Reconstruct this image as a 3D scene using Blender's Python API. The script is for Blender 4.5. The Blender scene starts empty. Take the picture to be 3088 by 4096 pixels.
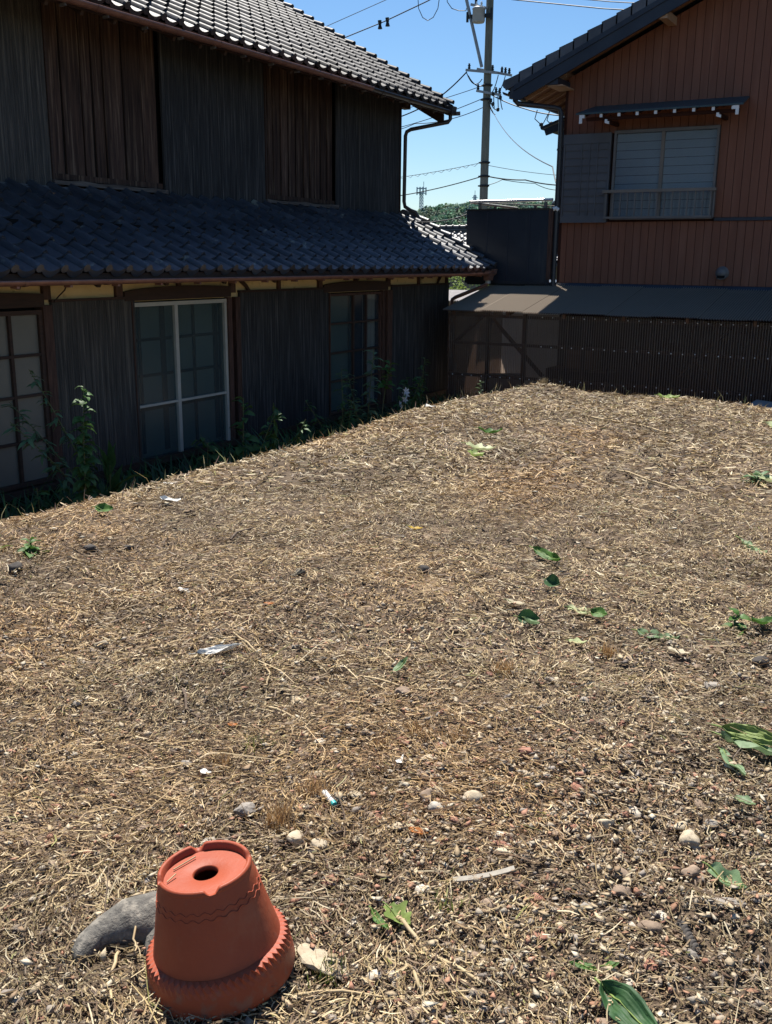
import bpy, math, random
import numpy as np
from mathutils import Vector, Matrix, noise
random.seed(7)
rng = np.random.default_rng(11)
S = bpy.context.scene
C = S.collection
R = math.radians

# ------------------------------------------------------------------ camera
EYE = Vector((0, 0, 1.4))
PITCH, ROLL, YAW = math.atan(1013 / 3950), R(0.55), R(29.7)
fw = Vector((-math.sin(YAW) * math.cos(PITCH), math.cos(YAW) * math.cos(PITCH), -math.sin(PITCH)))
r0 = Vector((math.cos(YAW), math.sin(YAW), 0)); u0 = r0.cross(fw)
rt = r0 * math.cos(ROLL) + u0 * math.sin(ROLL); up = -r0 * math.sin(ROLL) + u0 * math.cos(ROLL)
cam = bpy.data.cameras.new('camera'); camo = bpy.data.objects.new('camera', cam); C.objects.link(camo)
m = Matrix((rt, up, -fw)).transposed().to_4x4(); m.translation = EYE; camo.matrix_world = m
cam.sensor_width = 36; cam.lens = 36 * 3950 / 4096; cam.clip_start = 0.05; cam.clip_end = 5000
S.camera = camo

# ------------------------------------------------------------------ sky and sun
SUN_AZ, SUN_EL = R(-43), R(60.5)          # azimuth from +Y towards +X
sdir = Vector((math.cos(SUN_EL) * math.sin(SUN_AZ), math.cos(SUN_EL) * math.cos(SUN_AZ), math.sin(SUN_EL)))
W = bpy.data.worlds.new('World'); S.world = W; W.use_nodes = True
wn = W.node_tree; wn.nodes.clear()
sky = wn.nodes.new('ShaderNodeTexSky'); sky.sky_type = 'NISHITA'; sky.sun_disc = False
sky.sun_elevation = SUN_EL; sky.sun_rotation = SUN_AZ; sky.altitude = 100; sky.air_density = 1.0; sky.dust_density = 0.3; sky.ozone_density = 4.0
hs = wn.nodes.new('ShaderNodeHueSaturation'); hs.inputs['Saturation'].default_value = 1.15; hs.inputs['Value'].default_value = 1.0
bg = wn.nodes.new('ShaderNodeBackground'); bg.inputs[1].default_value = 0.063
wo = wn.nodes.new('ShaderNodeOutputWorld')
tint = wn.nodes.new('ShaderNodeMix'); tint.data_type = 'RGBA'; tint.blend_type = 'MULTIPLY'; tint.inputs[0].default_value = 1.0; tint.inputs[7].default_value = (0.96, 1.01, 1.04, 1)
wn.links.new(sky.outputs[0], hs.inputs['Color']); wn.links.new(hs.outputs[0], tint.inputs[6]); wn.links.new(tint.outputs[2], bg.inputs[0]); wn.links.new(bg.outputs[0], wo.inputs[0])
sl = bpy.data.lights.new('sun', 'SUN'); sl.energy = 5.0; sl.angle = R(0.53); sl.color = (1.0, 0.95, 0.87)
so = bpy.data.objects.new('sun', sl); C.objects.link(so); so.rotation_euler = sdir.to_track_quat('Z', 'Y').to_euler(); so.location = (-20, 20, 40)
vs = S.view_settings; vs.view_transform = 'Standard'; vs.look = 'None'; vs.exposure = 0.97; vs.gamma = 1.0
try: vs.use_curve_mapping = False
except Exception: pass
S.render.engine = 'CYCLES'
S.cycles.max_bounces = 6; S.cycles.diffuse_bounces = 3; S.cycles.glossy_bounces = 3; S.cycles.transparent_max_bounces = 10; S.cycles.transmission_bounces = 4
S.cycles.use_denoising = True
S.cycles.sample_clamp_indirect = 6.0

# ------------------------------------------------------------------ materials
MT = {}
def mat(name, c1, c2=None, scale=8.0, rough=0.75, bump=0.0, stretch=(1, 1, 1), metal=0.0, spec=0.4, rnd=0.0,
        c3=None, c3_scale=5.0, c3_lo=0.58, c3_hi=0.66, c3_stretch=(1, 1, 1), detail=6.0, bscale=None, attr=None, trans=0.0, alpha=None, rib_shading=None):
    """procedural surface: two tones by noise, optional third tone as blotches, per-object variation, fine relief"""
    mt = bpy.data.materials.new(name); mt.use_nodes = True; nt = mt.node_tree; N = nt.nodes; L = nt.links
    b = N['Principled BSDF']; out = N['Material Output']
    geo = N.new('ShaderNodeNewGeometry')
    def noi(sc, st, det=detail):
        mp = N.new('ShaderNodeMapping'); mp.inputs['Scale'].default_value = st
        L.new(geo.outputs['Position'], mp.inputs['Vector'])
        n = N.new('ShaderNodeTexNoise'); n.inputs['Scale'].default_value = sc; n.inputs['Detail'].default_value = det; n.inputs['Roughness'].default_value = 0.62
        L.new(mp.outputs[0], n.inputs['Vector']); return n.outputs['Fac']
    def ramp(src, lo, hi):
        r = N.new('ShaderNodeMapRange'); r.inputs['From Min'].default_value = lo; r.inputs['From Max'].default_value = hi; L.new(src, r.inputs['Value']); return r.outputs[0]
    def mix(f, a, bb):
        x = N.new('ShaderNodeMix'); x.data_type = 'RGBA'
        if isinstance(f, float): x.inputs[0].default_value = f
        else: L.new(f, x.inputs[0])
        for i, v in ((6, a), (7, bb)):
            if isinstance(v, tuple): x.inputs[i].default_value = (*v, 1)
            else: L.new(v, x.inputs[i])
        return x.outputs[2]
    col = c1
    if attr:
        at = N.new('ShaderNodeAttribute'); at.attribute_name = attr; col = at.outputs['Color']
    nf = noi(scale, stretch)
    if c2: col = mix(ramp(nf, 0.33, 0.67), col, c2)
    if c3: col = mix(ramp(noi(c3_scale, c3_stretch), c3_lo, c3_hi), col, c3)
    if rib_shading:  # sine stripes in the colour imitate light and dark across the corrugation
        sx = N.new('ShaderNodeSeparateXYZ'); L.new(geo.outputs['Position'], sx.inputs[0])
        m1 = N.new('ShaderNodeMath'); m1.operation = 'MULTIPLY'; m1.inputs[1].default_value = 2 * math.pi / rib_shading[0]; L.new(sx.outputs[0], m1.inputs[0])
        m2 = N.new('ShaderNodeMath'); m2.operation = 'SINE'; L.new(m1.outputs[0], m2.inputs[0]); col = mix(ramp(m2.outputs[0], -0.3, 0.9), col, rib_shading[1])
    if rnd:
        oi = N.new('ShaderNodeObjectInfo'); h = N.new('ShaderNodeHueSaturation')
        r = N.new('ShaderNodeMapRange'); r.inputs['To Min'].default_value = 1 - rnd; r.inputs['To Max'].default_value = 1 + rnd
        L.new(oi.outputs['Random'], r.inputs['Value']); L.new(r.outputs[0], h.inputs['Value'])
        if isinstance(col, tuple): h.inputs['Color'].default_value = (*col, 1)
        else: L.new(col, h.inputs['Color'])
        col = h.outputs[0]
    if isinstance(col, tuple): b.inputs['Base Color'].default_value = (*col, 1)
    else: L.new(col, b.inputs['Base Color'])
    rr = N.new('ShaderNodeMapRange'); rr.inputs['To Min'].default_value = max(0.03, rough - 0.12); rr.inputs['To Max'].default_value = min(1, rough + 0.12); L.new(nf, rr.inputs['Value'])
    L.new(rr.outputs[0], b.inputs['Roughness'])
    b.inputs['Metallic'].default_value = metal; b.inputs['Specular IOR Level'].default_value = spec
    if bump:
        bn = N.new('ShaderNodeBump'); bn.inputs['Strength'].default_value = 1.0; bn.inputs['Distance'].default_value = bump
        L.new(noi(bscale or scale * 2.5, stretch), bn.inputs['Height']); L.new(bn.outputs[0], b.inputs['Normal'])
    sh = b.outputs[0]
    if trans:
        t = N.new('ShaderNodeBsdfTranslucent'); ms = N.new('ShaderNodeMixShader'); ms.inputs[0].default_value = trans
        if isinstance(col, tuple): t.inputs['Color'].default_value = (*col, 1)
        else: L.new(col, t.inputs['Color'])
        L.new(sh, ms.inputs[1]); L.new(t.outputs[0], ms.inputs[2]); sh = ms.outputs[0]
    if alpha:
        t = N.new('ShaderNodeBsdfTransparent'); t.inputs['Color'].default_value = (*alpha[1], 1); ms = N.new('ShaderNodeMixShader'); ms.inputs[0].default_value = alpha[0]
        L.new(sh, ms.inputs[1]); L.new(t.outputs[0], ms.inputs[2]); sh = ms.outputs[0]
    L.new(sh, out.inputs['Surface'])
    MT[name] = mt
    return mt

mat('soil', (0.125, 0.092, 0.062), (0.072, 0.052, 0.037), 9, 0.95, 0.012, c3=(0.20, 0.145, 0.10), c3_scale=2.3, spec=0.15)
mat('yard', (0.075, 0.06, 0.04), (0.04, 0.05, 0.02), 1.3, 0.95, 0.02, spec=0.1)
mat('straw', (1, 1, 1), rough=0.62, attr='col', spec=0.35, trans=0.12)
mat('litter', (1, 1, 1), rough=0.85, attr='col', spec=0.2, bump=0.002, bscale=160)
mat('rib_black', (0.015, 0.015, 0.016), (0.048, 0.047, 0.047), 3.0, 0.72, 0.0015, (14, 14, 0.7), spec=0.25, c3=(0.125, 0.119, 0.113), c3_scale=2.0, c3_lo=0.52, c3_hi=0.74, c3_stretch=(20, 20, 0.6))
mat('rib_grey', (0.032, 0.030, 0.028), (0.086, 0.079, 0.071), 3.0, 0.75, 0.0015, (14, 14, 0.6), spec=0.25, c3=(0.19, 0.165, 0.135), c3_scale=2.0, c3_lo=0.52, c3_hi=0.74, c3_stretch=(20, 20, 0.5))
mat('shutter_wood', (0.090, 0.052, 0.037), (0.028, 0.018, 0.015), 2.2, 0.8, 0.002, (16, 16, 0.9), spec=0.2, c3=(0.21, 0.145, 0.10), c3_scale=1.6, c3_lo=0.54, c3_hi=0.74, c3_stretch=(18, 18, 0.7), rnd=0.3)
mat('sill_wood', (0.15, 0.13, 0.115), (0.07, 0.055, 0.048), 4, 0.85, 0.002, (1, 0.6, 8), spec=0.2)
mat('dark_wood', (0.038, 0.023, 0.017), (0.065, 0.036, 0.026), 6, 0.7, 0.0015, (8, 1, 8), spec=0.3, rnd=0.15)
mat('brown_post', (0.115, 0.058, 0.042), (0.045, 0.024, 0.018), 5, 0.65, 0.001, (8, 8, 1), spec=0.3, rnd=0.2)
mat('plaster', (0.74, 0.56, 0.29), (0.64, 0.47, 0.23), 3.5, 0.95, 0.002, spec=0.1, c3=(0.25, 0.16, 0.07), c3_scale=6, c3_lo=0.6, c3_hi=0.75)
mat('clay', (0.36, 0.20, 0.10), (0.20, 0.11, 0.06), 12, 0.95, 0.01, spec=0.1)
mat('tile_low', (0.056, 0.061, 0.073), (0.026, 0.030, 0.038), 7, 0.42, 0.0012, spec=1.0, rnd=0.42, c3=(0.19, 0.19, 0.155), c3_scale=5.5, c3_lo=0.63, c3_hi=0.70)
mat('tile_up', (0.048, 0.048, 0.052), (0.028, 0.028, 0.031), 9, 0.52, 0.001, spec=0.12, rnd=0.5, c3=(0.15, 0.15, 0.14), c3_scale=9, c3_lo=0.62, c3_hi=0.7)
mat('tile_far', (0.09, 0.09, 0.095), (0.055, 0.055, 0.06), 4, 0.42, 0.0, spec=0.4)
mat('tile_grey', (0.105, 0.108, 0.118), (0.075, 0.077, 0.085), 5, 0.55, 0.001, spec=0.4, rnd=0.2)
mat('copper', (0.30, 0.145, 0.10), (0.19, 0.090, 0.065), 7, 0.42, 0.0008, spec=0.5, metal=0.25, c3=(0.26, 0.15, 0.10), c3_scale=11)
mat('gutter_dark', (0.022, 0.016, 0.015), (0.034, 0.026, 0.024), 5, 0.42, spec=0.5)
mat('alu', (0.48, 0.455, 0.39), (0.40, 0.38, 0.325), 6, 0.45, spec=0.5)
mat('alu_bright', (0.72, 0.71, 0.70), (0.62, 0.61, 0.60), 6, 0.28, spec=0.6, metal=0.6)
mat('frosted', (0.120, 0.148, 0.148), (0.092, 0.118, 0.122), 1.2, 0.22, spec=0.6, alpha=(0.70, (0.72, 0.80, 0.79)))
mat('frosted_cream', (0.25, 0.238, 0.20), (0.20, 0.19, 0.16), 1.5, 0.35, spec=0.5, alpha=(0.30, (0.8, 0.76, 0.68)))
mat('paper', (0.48, 0.48, 0.44), (0.40, 0.40, 0.37), 1.1, 0.95, spec=0.1)
mat('curtain', (0.55, 0.50, 0.40), (0.40, 0.35, 0.27), 2, 0.95, spec=0.1, stretch=(9, 9, 0.4))
mat('room', (0.018, 0.017, 0.016), (0.012, 0.012, 0.012), 2, 0.95, spec=0.05)
mat('red_siding', (0.212, 0.083, 0.048), (0.184, 0.071, 0.042), 1.7, 0.62, 0.0006, (6, 6, 0.6), spec=0.3, rnd=0.07, c3=(0.27, 0.12, 0.075), c3_scale=1.1, c3_lo=0.50, c3_hi=0.85, c3_stretch=(5, 5, 0.5))
mat('groove', (0.050, 0.018, 0.013), None, 3, 0.8, spec=0.2)
mat('navy', (0.028, 0.033, 0.047), (0.020, 0.024, 0.036), 3, 0.48, spec=0.4)
mat('navy_pipe', (0.022, 0.022, 0.028), (0.03, 0.03, 0.036), 3, 0.4, spec=0.5)
mat('bal_black', (0.014, 0.019, 0.029), (0.024, 0.030, 0.042), 1.4, 0.38, spec=0.5, c3=(0.05, 0.055, 0.06), c3_scale=2.0, c3_lo=0.58, c3_hi=0.8, c3_stretch=(4, 4, 0.6))
mat('bronze_alu', (0.150, 0.137, 0.128), (0.12, 0.108, 0.102), 4, 0.45, spec=0.45, rnd=0.08)
mat('bronze_light', (0.21, 0.175, 0.14), (0.17, 0.14, 0.115), 4, 0.5, spec=0.4)
mat('blind', (0.52, 0.52, 0.54), (0.46, 0.46, 0.48), 1.5, 0.7, spec=0.3, rnd=0.04)
mat('glass', (0.10, 0.12, 0.14), None, 2, 0.08, spec=0.6, alpha=(0.80, (0.88, 0.92, 0.94)))
mat('awning', (0.030, 0.055, 0.062), (0.045, 0.075, 0.080), 4, 0.5, 0.0006, spec=0.4)
mat('white_cap', (0.78, 0.77, 0.75), None, 5, 0.5, spec=0.4)
mat('soffit', (0.27, 0.135, 0.075), (0.20, 0.098, 0.055), 3, 0.7, 0.0006, (1, 8, 8), spec=0.3, rnd=0.1)
mat('rafter', (0.47, 0.30, 0.19), (0.38, 0.235, 0.145), 3, 0.7, 0, (1, 8, 8), spec=0.3)
mat('poly_wall', (0.060, 0.046, 0.040), (0.045, 0.034, 0.030), 2.2, 0.25, spec=0.7, trans=0.30, rib_shading=(0.036, (0.34, 0.285, 0.25)), alpha=(0.52, (0.84, 0.74, 0.68)), stretch=(3, 3, 0.5))
mat('poly_wall_shaded', (0.055, 0.042, 0.037), (0.040, 0.031, 0.027), 2.2, 0.25, spec=0.7, trans=0.25, rib_shading=(0.036, (0.21, 0.172, 0.152)), alpha=(0.34, (0.84, 0.74, 0.68)), stretch=(3, 3, 0.5))  # shaded copy of poly_wall: the darkness behind these sheets put into the colour
mat('poly_backdrop', (0.62, 0.54, 0.47), (0.52, 0.45, 0.39), 2.0, 0.5, spec=0.4, trans=0.65)  # pale plastic for the sheet added as a bright backdrop
mat('poly_roof', (0.150, 0.102, 0.076), (0.095, 0.066, 0.050), 2.5, 0.7, spec=0.12, trans=0.25, rib_shading=(0.036, (0.30, 0.25, 0.195)), c3=(0.24, 0.20, 0.155), c3_scale=3, c3_lo=0.55, c3_hi=0.8)
mat('slate_sheet', (0.36, 0.34, 0.335), (0.28, 0.265, 0.26), 3, 0.7, 0.001, spec=0.3)
mat('shed_wood', (0.15, 0.085, 0.055), (0.085, 0.048, 0.034), 5, 0.8, 0.001, (6, 6, 1), spec=0.2, rnd=0.2)
mat('screw', (0.75, 0.74, 0.72), None, 3, 0.3, spec=0.6, metal=0.7)
mat('concrete', (0.20, 0.195, 0.165), (0.145, 0.145, 0.118), 3, 0.9, 0.002, (4, 4, 0.5), spec=0.2)
mat('steel', (0.34, 0.345, 0.35), (0.25, 0.255, 0.26), 4, 0.5, spec=0.5, metal=0.3)
mat('transformer', (0.42, 0.43, 0.44), (0.34, 0.35, 0.36), 3, 0.45, spec=0.5)
mat('porcelain', (0.75, 0.75, 0.73), None, 3, 0.3, spec=0.6)
mat('cable', (0.012, 0.012, 0.013), None, 3, 0.55, spec=0.4)
mat('mast', (0.40, 0.47, 0.54), (0.34, 0.41, 0.48), 1, 0.6, spec=0.3)
mat('hill', (0.030, 0.055, 0.022), (0.045, 0.07, 0.03), 0.05, 0.95, spec=0.05)
mat('wood_crowns', (1, 1, 1), rough=0.9, attr='col', spec=0.1, trans=0.15)
mat('terracotta', (0.325, 0.066, 0.027), (0.272, 0.053, 0.022), 7, 0.55, 0.0008, spec=0.30, c3=(0.33, 0.115, 0.062), c3_scale=9, c3_lo=0.58, c3_hi=0.9, bscale=90)
def splash(mt, z0, z1, colour):
    nt = mt.node_tree; N = nt.nodes; L = nt.links; b = N['Principled BSDF']; old = b.inputs['Base Color'].links[0].from_socket
    g_ = N.new('ShaderNodeNewGeometry'); sx = N.new('ShaderNodeSeparateXYZ'); L.new(g_.outputs['Position'], sx.inputs[0])
    hgt = N.new('ShaderNodeMapRange'); hgt.inputs['From Min'].default_value = z1; hgt.inputs['From Max'].default_value = z0; L.new(sx.outputs[2], hgt.inputs['Value'])
    no = N.new('ShaderNodeTexNoise'); no.inputs['Scale'].default_value = 42; no.inputs['Detail'].default_value = 8; L.new(g_.outputs['Position'], no.inputs['Vector'])
    ad = N.new('ShaderNodeMath'); ad.operation = 'MULTIPLY_ADD'; ad.inputs[1].default_value = 0.34; L.new(hgt.outputs[0], ad.inputs[0]); L.new(no.outputs['Fac'], ad.inputs[2])
    rp_ = N.new('ShaderNodeMapRange'); rp_.inputs['From Min'].default_value = 0.66; rp_.inputs['From Max'].default_value = 0.80; rp_.inputs['To Max'].default_value = 0.45; L.new(ad.outputs[0], rp_.inputs['Value'])
    mx = N.new('ShaderNodeMix'); mx.data_type = 'RGBA'; L.new(rp_.outputs[0], mx.inputs[0]); L.new(old, mx.inputs[6]); mx.inputs[7].default_value = (*colour, 1); L.new(mx.outputs[2], b.inputs['Base Color'])
splash(MT['terracotta'], -0.01, 0.09, (0.20, 0.125, 0.085))
mat('grey_clay', (0.175, 0.162, 0.140), (0.095, 0.088, 0.078), 26, 0.95, 0.008, spec=0.2, c3=(0.29, 0.26, 0.215), c3_scale=34, c3_lo=0.52, c3_hi=0.68)
for nm, a, b in (('stone_grey', (0.31, 0.275, 0.235), (0.19, 0.168, 0.145)), ('stone_pale', (0.50, 0.42, 0.30), (0.36, 0.29, 0.20)), ('stone_dark', (0.085, 0.075, 0.066), (0.05, 0.043, 0.038)),
                 ('stone_brown', (0.30, 0.22, 0.155), (0.20, 0.145, 0.105)), ('stone_white', (0.56, 0.50, 0.41), (0.40, 0.35, 0.28)), ('brick_red', (0.33, 0.165, 0.115), (0.24, 0.115, 0.08))):
    mat(nm, a, b, 28, 0.88, 0.003, spec=0.25, rnd=0.12, c3=tuple(x * 0.55 for x in b), c3_scale=60, c3_lo=0.62, c3_hi=0.72)
for nm, a, b in (('leaf_green', (0.075, 0.165, 0.028), (0.050, 0.110, 0.022)), ('leaf_dark', (0.026, 0.075, 0.030), (0.045, 0.10, 0.034)), ('leaf_grey', (0.20, 0.29, 0.15), (0.14, 0.22, 0.10)),
                 ('leaf_lime', (0.25, 0.32, 0.09), (0.17, 0.24, 0.06)), ('leaf_pale', (0.50, 0.52, 0.30), (0.38, 0.43, 0.20)), ('leaf_yellow', (0.50, 0.32, 0.03), (0.36, 0.24, 0.03)), ('leaf_orange', (0.50, 0.19, 0.05), (0.35, 0.13, 0.035)),
                 ('weed_leaf', (0.075, 0.150, 0.042), (0.050, 0.108, 0.032)), ('weed_pale', (0.14, 0.22, 0.11), (0.09, 0.16, 0.07)), ('dry_leaf', (0.52, 0.46, 0.33), (0.42, 0.35, 0.23))):
    mat(nm, a, b, 26, 0.55, 0.0010, spec=0.25, trans=0.25, rnd=0.15)
mat('stem', (0.10, 0.13, 0.05), (0.13, 0.12, 0.06), 6, 0.7, spec=0.2)
mat('dry_stem', (0.46, 0.36, 0.21), (0.34, 0.25, 0.14), 20, 0.7, 0.0006, spec=0.25, rnd=0.2)
mat('twig', (0.13, 0.095, 0.07), (0.085, 0.06, 0.045), 20, 0.85, 0.001, spec=0.2, rnd=0.2)
mat('white_plastic', (0.66, 0.64, 0.59), (0.52, 0.50, 0.45), 15, 0.45, spec=0.4)
mat('bark_pale', (0.50, 0.45, 0.37), (0.38, 0.33, 0.26), 30, 0.7, 0.001, spec=0.2)
mat('petal', (0.62, 0.66, 0.68), (0.50, 0.55, 0.57), 15, 0.7, spec=0.2, trans=0.3)
mat('teal', (0.03, 0.36, 0.36), None, 5, 0.4, spec=0.5)
mat('house_wall', (0.30, 0.27, 0.22), (0.22, 0.20, 0.17), 1.5, 0.9, spec=0.1)

# ------------------------------------------------------------------ mesh tools
class MB:
    def __init__(s): s.v = []; s.f = []; s.sm = []
    def add(s, vs, fs, smooth=False):
        o = len(s.v); s.v += [tuple(p) for p in vs]; s.f += [tuple(i + o for i in f) for f in fs]; s.sm += [smooth] * len(fs); return s
    def box(s, x0, x1, y0, y1, z0, z1):
        return s.add([(x0, y0, z0), (x1, y0, z0), (x1, y1, z0), (x0, y1, z0), (x0, y0, z1), (x1, y0, z1), (x1, y1, z1), (x0, y1, z1)],
                     [(0, 3, 2, 1), (4, 5, 6, 7), (0, 1, 5, 4), (1, 2, 6, 5), (2, 3, 7, 6), (3, 0, 4, 7)])
    def bar(s, a, b, w, h, upv=(0, 0, 1)):
        a = Vector(a); b = Vector(b); d = (b - a).normalized(); u = Vector(upv)
        sd = d.cross(u)
        if sd.length < 1e-4: sd = d.cross(Vector((1, 0, 0)))
        sd.normalize(); u = sd.cross(d); P = []
        for c in (a, b):
            for i, j in ((-1, -1), (1, -1), (1, 1), (-1, 1)): P.append(c + sd * (i * w / 2) + u * (j * h / 2))
        return s.add(P, [(3, 2, 1, 0), (4, 5, 6, 7), (0, 1, 5, 4), (1, 2, 6, 5), (2, 3, 7, 6), (3, 0, 4, 7)])
    def tube(s, pts, rad, n=8, cap=True):
        pts = [Vector(p) for p in pts]; k = len(pts); rs = rad if isinstance(rad, (list, tuple)) else [rad] * k
        P = []; prev = None
        for i, p in enumerate(pts):
            d = (pts[min(i + 1, k - 1)] - pts[max(i - 1, 0)]).normalized()
            if prev is None:
                a = d.cross(Vector((0, 0, 1)))
                if a.length < 1e-3: a = d.cross(Vector((1, 0, 0)))
            else: a = prev - d * prev.dot(d)
            a.normalize(); prev = a; b = d.cross(a)
            for j in range(n):
                t = 2 * math.pi * j / n; P.append(p + (a * math.cos(t) + b * math.sin(t)) * rs[i])
        F = [(i * n + j, i * n + (j + 1) % n, (i + 1) * n + (j + 1) % n, (i + 1) * n + j) for i in range(k - 1) for j in range(n)]
        s.add(P, F, True)
        if cap: s.add(P[:n], [tuple(range(n - 1, -1, -1))]); s.add(P[-n:], [tuple(range(n))])
        return s
    def prism(s, poly, axis, a, b):
        """polygon (p,q) extruded along axis: 'x': (y,z), 'y': (x,z), 'z': (x,y)"""
        n = len(poly)
        def mk(p, t): return {'x': (t, p[0], p[1]), 'y': (p[0], t, p[1]), 'z': (p[0], p[1], t)}[axis]
        P = [mk(p, a) for p in poly] + [mk(p, b) for p in poly]
        return s.add(P, [tuple(range(n - 1, -1, -1)), tuple(range(n, 2 * n))] + [(i, (i + 1) % n, (i + 1) % n + n, i + n) for i in range(n)])
    def lathe(s, prof, n=32, c=(0, 0, 0), smooth=True):
        k = len(prof); P = [(c[0] + r * math.cos(2 * math.pi * j / n), c[1] + r * math.sin(2 * math.pi * j / n), c[2] + z) for r, z in prof for j in range(n)]
        return s.add(P, [(i * n + j, i * n + (j + 1) % n, (i + 1) * n + (j + 1) % n, (i + 1) * n + j) for i in range(k - 1) for j in range(n)], smooth)
    def mesh(s, name, mt):
        me = bpy.data.meshes.new(name); me.from_pydata(s.v, [], s.f)
        me.polygons.foreach_set('use_smooth', s.sm); me.materials.append(MT[mt] if isinstance(mt, str) else mt); me.update(); return me

def tag(o, label=None, cat=None, group=None, kind=None):
    if label: o['label'] = label
    if cat: o['category'] = cat
    if group: o['group'] = group
    if kind: o['kind'] = kind
    return o
def put(name, me, parent=None, loc=(0, 0, 0), rot=(0, 0, 0), scl=(1, 1, 1)):
    o = bpy.data.objects.new(name, me); C.objects.link(o); o.location = loc; o.rotation_euler = rot; o.scale = scl
    if parent is not None:
        o.parent = parent
        if parent.type == 'EMPTY' and parent.get('_abs'): o.matrix_parent_inverse = Matrix.Translation(-Vector(parent.location))
    return o
def obj(name, mb, mt, parent=None): return put(name, mb.mesh(name, mt), parent)
def thing(name, label, cat, loc, group=None, absolute=True):
    o = bpy.data.objects.new(name, None); C.objects.link(o); o.location = loc; o.empty_display_size = 0.2
    if absolute: o['_abs'] = 1
    return tag(o, label, cat, group)
def B(*a): return MB().box(*a)

def vnoise(x, y, seed=0):
    x = np.asarray(x, float); y = np.asarray(y, float); xi = np.floor(x).astype(int); yi = np.floor(y).astype(int); fx = x - xi; fy = y - yi
    fx = fx * fx * (3 - 2 * fx); fy = fy * fy * (3 - 2 * fy)
    def h(a, b):
        n = (a * 374761393 + b * 668265263 + seed * 974634211) & 0xffffffff
        n = ((n ^ (n >> 13)) * 1274126177) & 0xffffffff; n = n ^ (n >> 16); return (n & 0xffff) / 65535.0
    return (h(xi, yi) * (1 - fx) + h(xi + 1, yi) * fx) * (1 - fy) + (h(xi, yi + 1) * (1 - fx) + h(xi + 1, yi + 1) * fx) * fy
def fbm(x, y, f, oc=3, seed=0):
    t = 0; a = 1; s = 0
    for i in range(oc): t = t + a * vnoise(x * f + 7.3 * i, y * f - 3.1 * i, seed + i); s += a; a *= 0.5; f *= 2
    return t / s

# ------------------------------------------------------------------ ground
LOW = -1.35
def gh(x, y):
    """height of the raised lot"""
    x = np.asarray(x, float); y = np.asarray(y, float)
    ex = x + 4.62 + 0.30 * (fbm(y, y * 0 + 3, 0.55, 2, 5) - 0.5)
    ey = 11.05 - y - 0.11 * (x + 4) + 0.35 * (fbm(x, x * 0 + 9, 0.6, 2, 8) - 0.5)
    k = 0.45
    d = -np.log(np.exp(-np.clip(ex, -20, 20) / k) + np.exp(-np.clip(ey, -20, 20) / k)) * k
    d = d - 0.15
    z = np.where(d > 0.45, 0.0, -0.34 * (0.45 - np.minimum(d, 0.45)) ** 2)
    z = np.where(d < -0.55, -0.34 - 0.68 * (-0.55 - d), z)
    z = np.maximum(z, LOW - 0.15)
    rel = 0.055 * (fbm(x, y, 0.9, 3, 1) - 0.5) + 0.042 * (fbm(x, y, 4.0, 3, 2) - 0.5) + 0.030 * (fbm(x, y, 13.0, 2, 3) - 0.5)
    near = np.clip(np.hypot(x + 1.08, y - 1.3) / 1.2, 0.25, 1)
    z = z + rel * near + 0.08 * np.exp(-((x + 4.0) ** 2 + (y - 10.55) ** 2) / 0.10)
    return z
def gz(x, y): return float(gh(np.array([x]), np.array([y]))[0])
def grid_mesh(name, xs, ys, zf, mt):
    X, Y = np.meshgrid(xs, ys, indexing='ij'); Z = zf(X, Y); nx, ny = X.shape
    V = np.stack([X, Y, Z], -1).reshape(-1, 3); I = np.arange(nx * ny).reshape(nx, ny)
    F = np.stack([I[:-1, :-1], I[1:, :-1], I[1:, 1:], I[:-1, 1:]], -1).reshape(-1, 4)
    me = bpy.data.meshes.new(name); me.vertices.add(len(V)); me.vertices.foreach_set('co', V.ravel())
    me.loops.add(F.size); me.loops.foreach_set('vertex_index', F.ravel().astype(np.int32)); me.polygons.add(len(F))
    me.polygons.foreach_set('loop_start', np.arange(0, F.size, 4, dtype=np.int32)); me.polygons.foreach_set('use_smooth', np.ones(len(F), bool))
    me.materials.append(MT[mt]); me.update(calc_edges=True); me.validate(); return me
xs = np.concatenate([np.linspace(-7.2, -5.4, 10), np.arange(-5.25, 1.6, 0.035), np.linspace(1.7, 9, 20)])
ys = np.concatenate([np.linspace(-7, 0.2, 24), np.arange(0.3, 12.2, 0.035), np.linspace(12.4, 13.6, 6)])
lot = put('raised_lot', grid_mesh('raised_lot', xs, ys, gh, 'soil')); tag(lot, 'bare raised lot of brown soil under cut dry grass', 'ground', kind='structure')
gmb = MB(); q = [-900, -60, -25, -12, 0, 12, 30, 60, 900]
for i in range(8):
    for j in range(8): gmb.add([(q[i], q[j], LOW), (q[i + 1], q[j], LOW), (q[i + 1], q[j + 1], LOW), (q[i], q[j + 1], LOW)], [(0, 1, 2, 3)])
tag(obj('ground', gmb, 'yard'), 'dark earth of the lower yards around the houses', 'ground', kind='structure')

# ------------------------------------------------------------------ left house
LH = thing('timber_house', 'old two-storey house with blackened ribbed walls and dark tiled roofs on the left', 'house', (-8.2, 11.5, LOW))
LH_UNSCALED = (-8.2, 11.5, LOW)               # origin before scaling about the camera, with a 1.02 m stud spacing
XL, XU = -8.2, -9.2
FB = -1.66                               # foot of the foundations before the house is scaled about the camera
YE = 16.6                                # end of the ground floor
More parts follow.
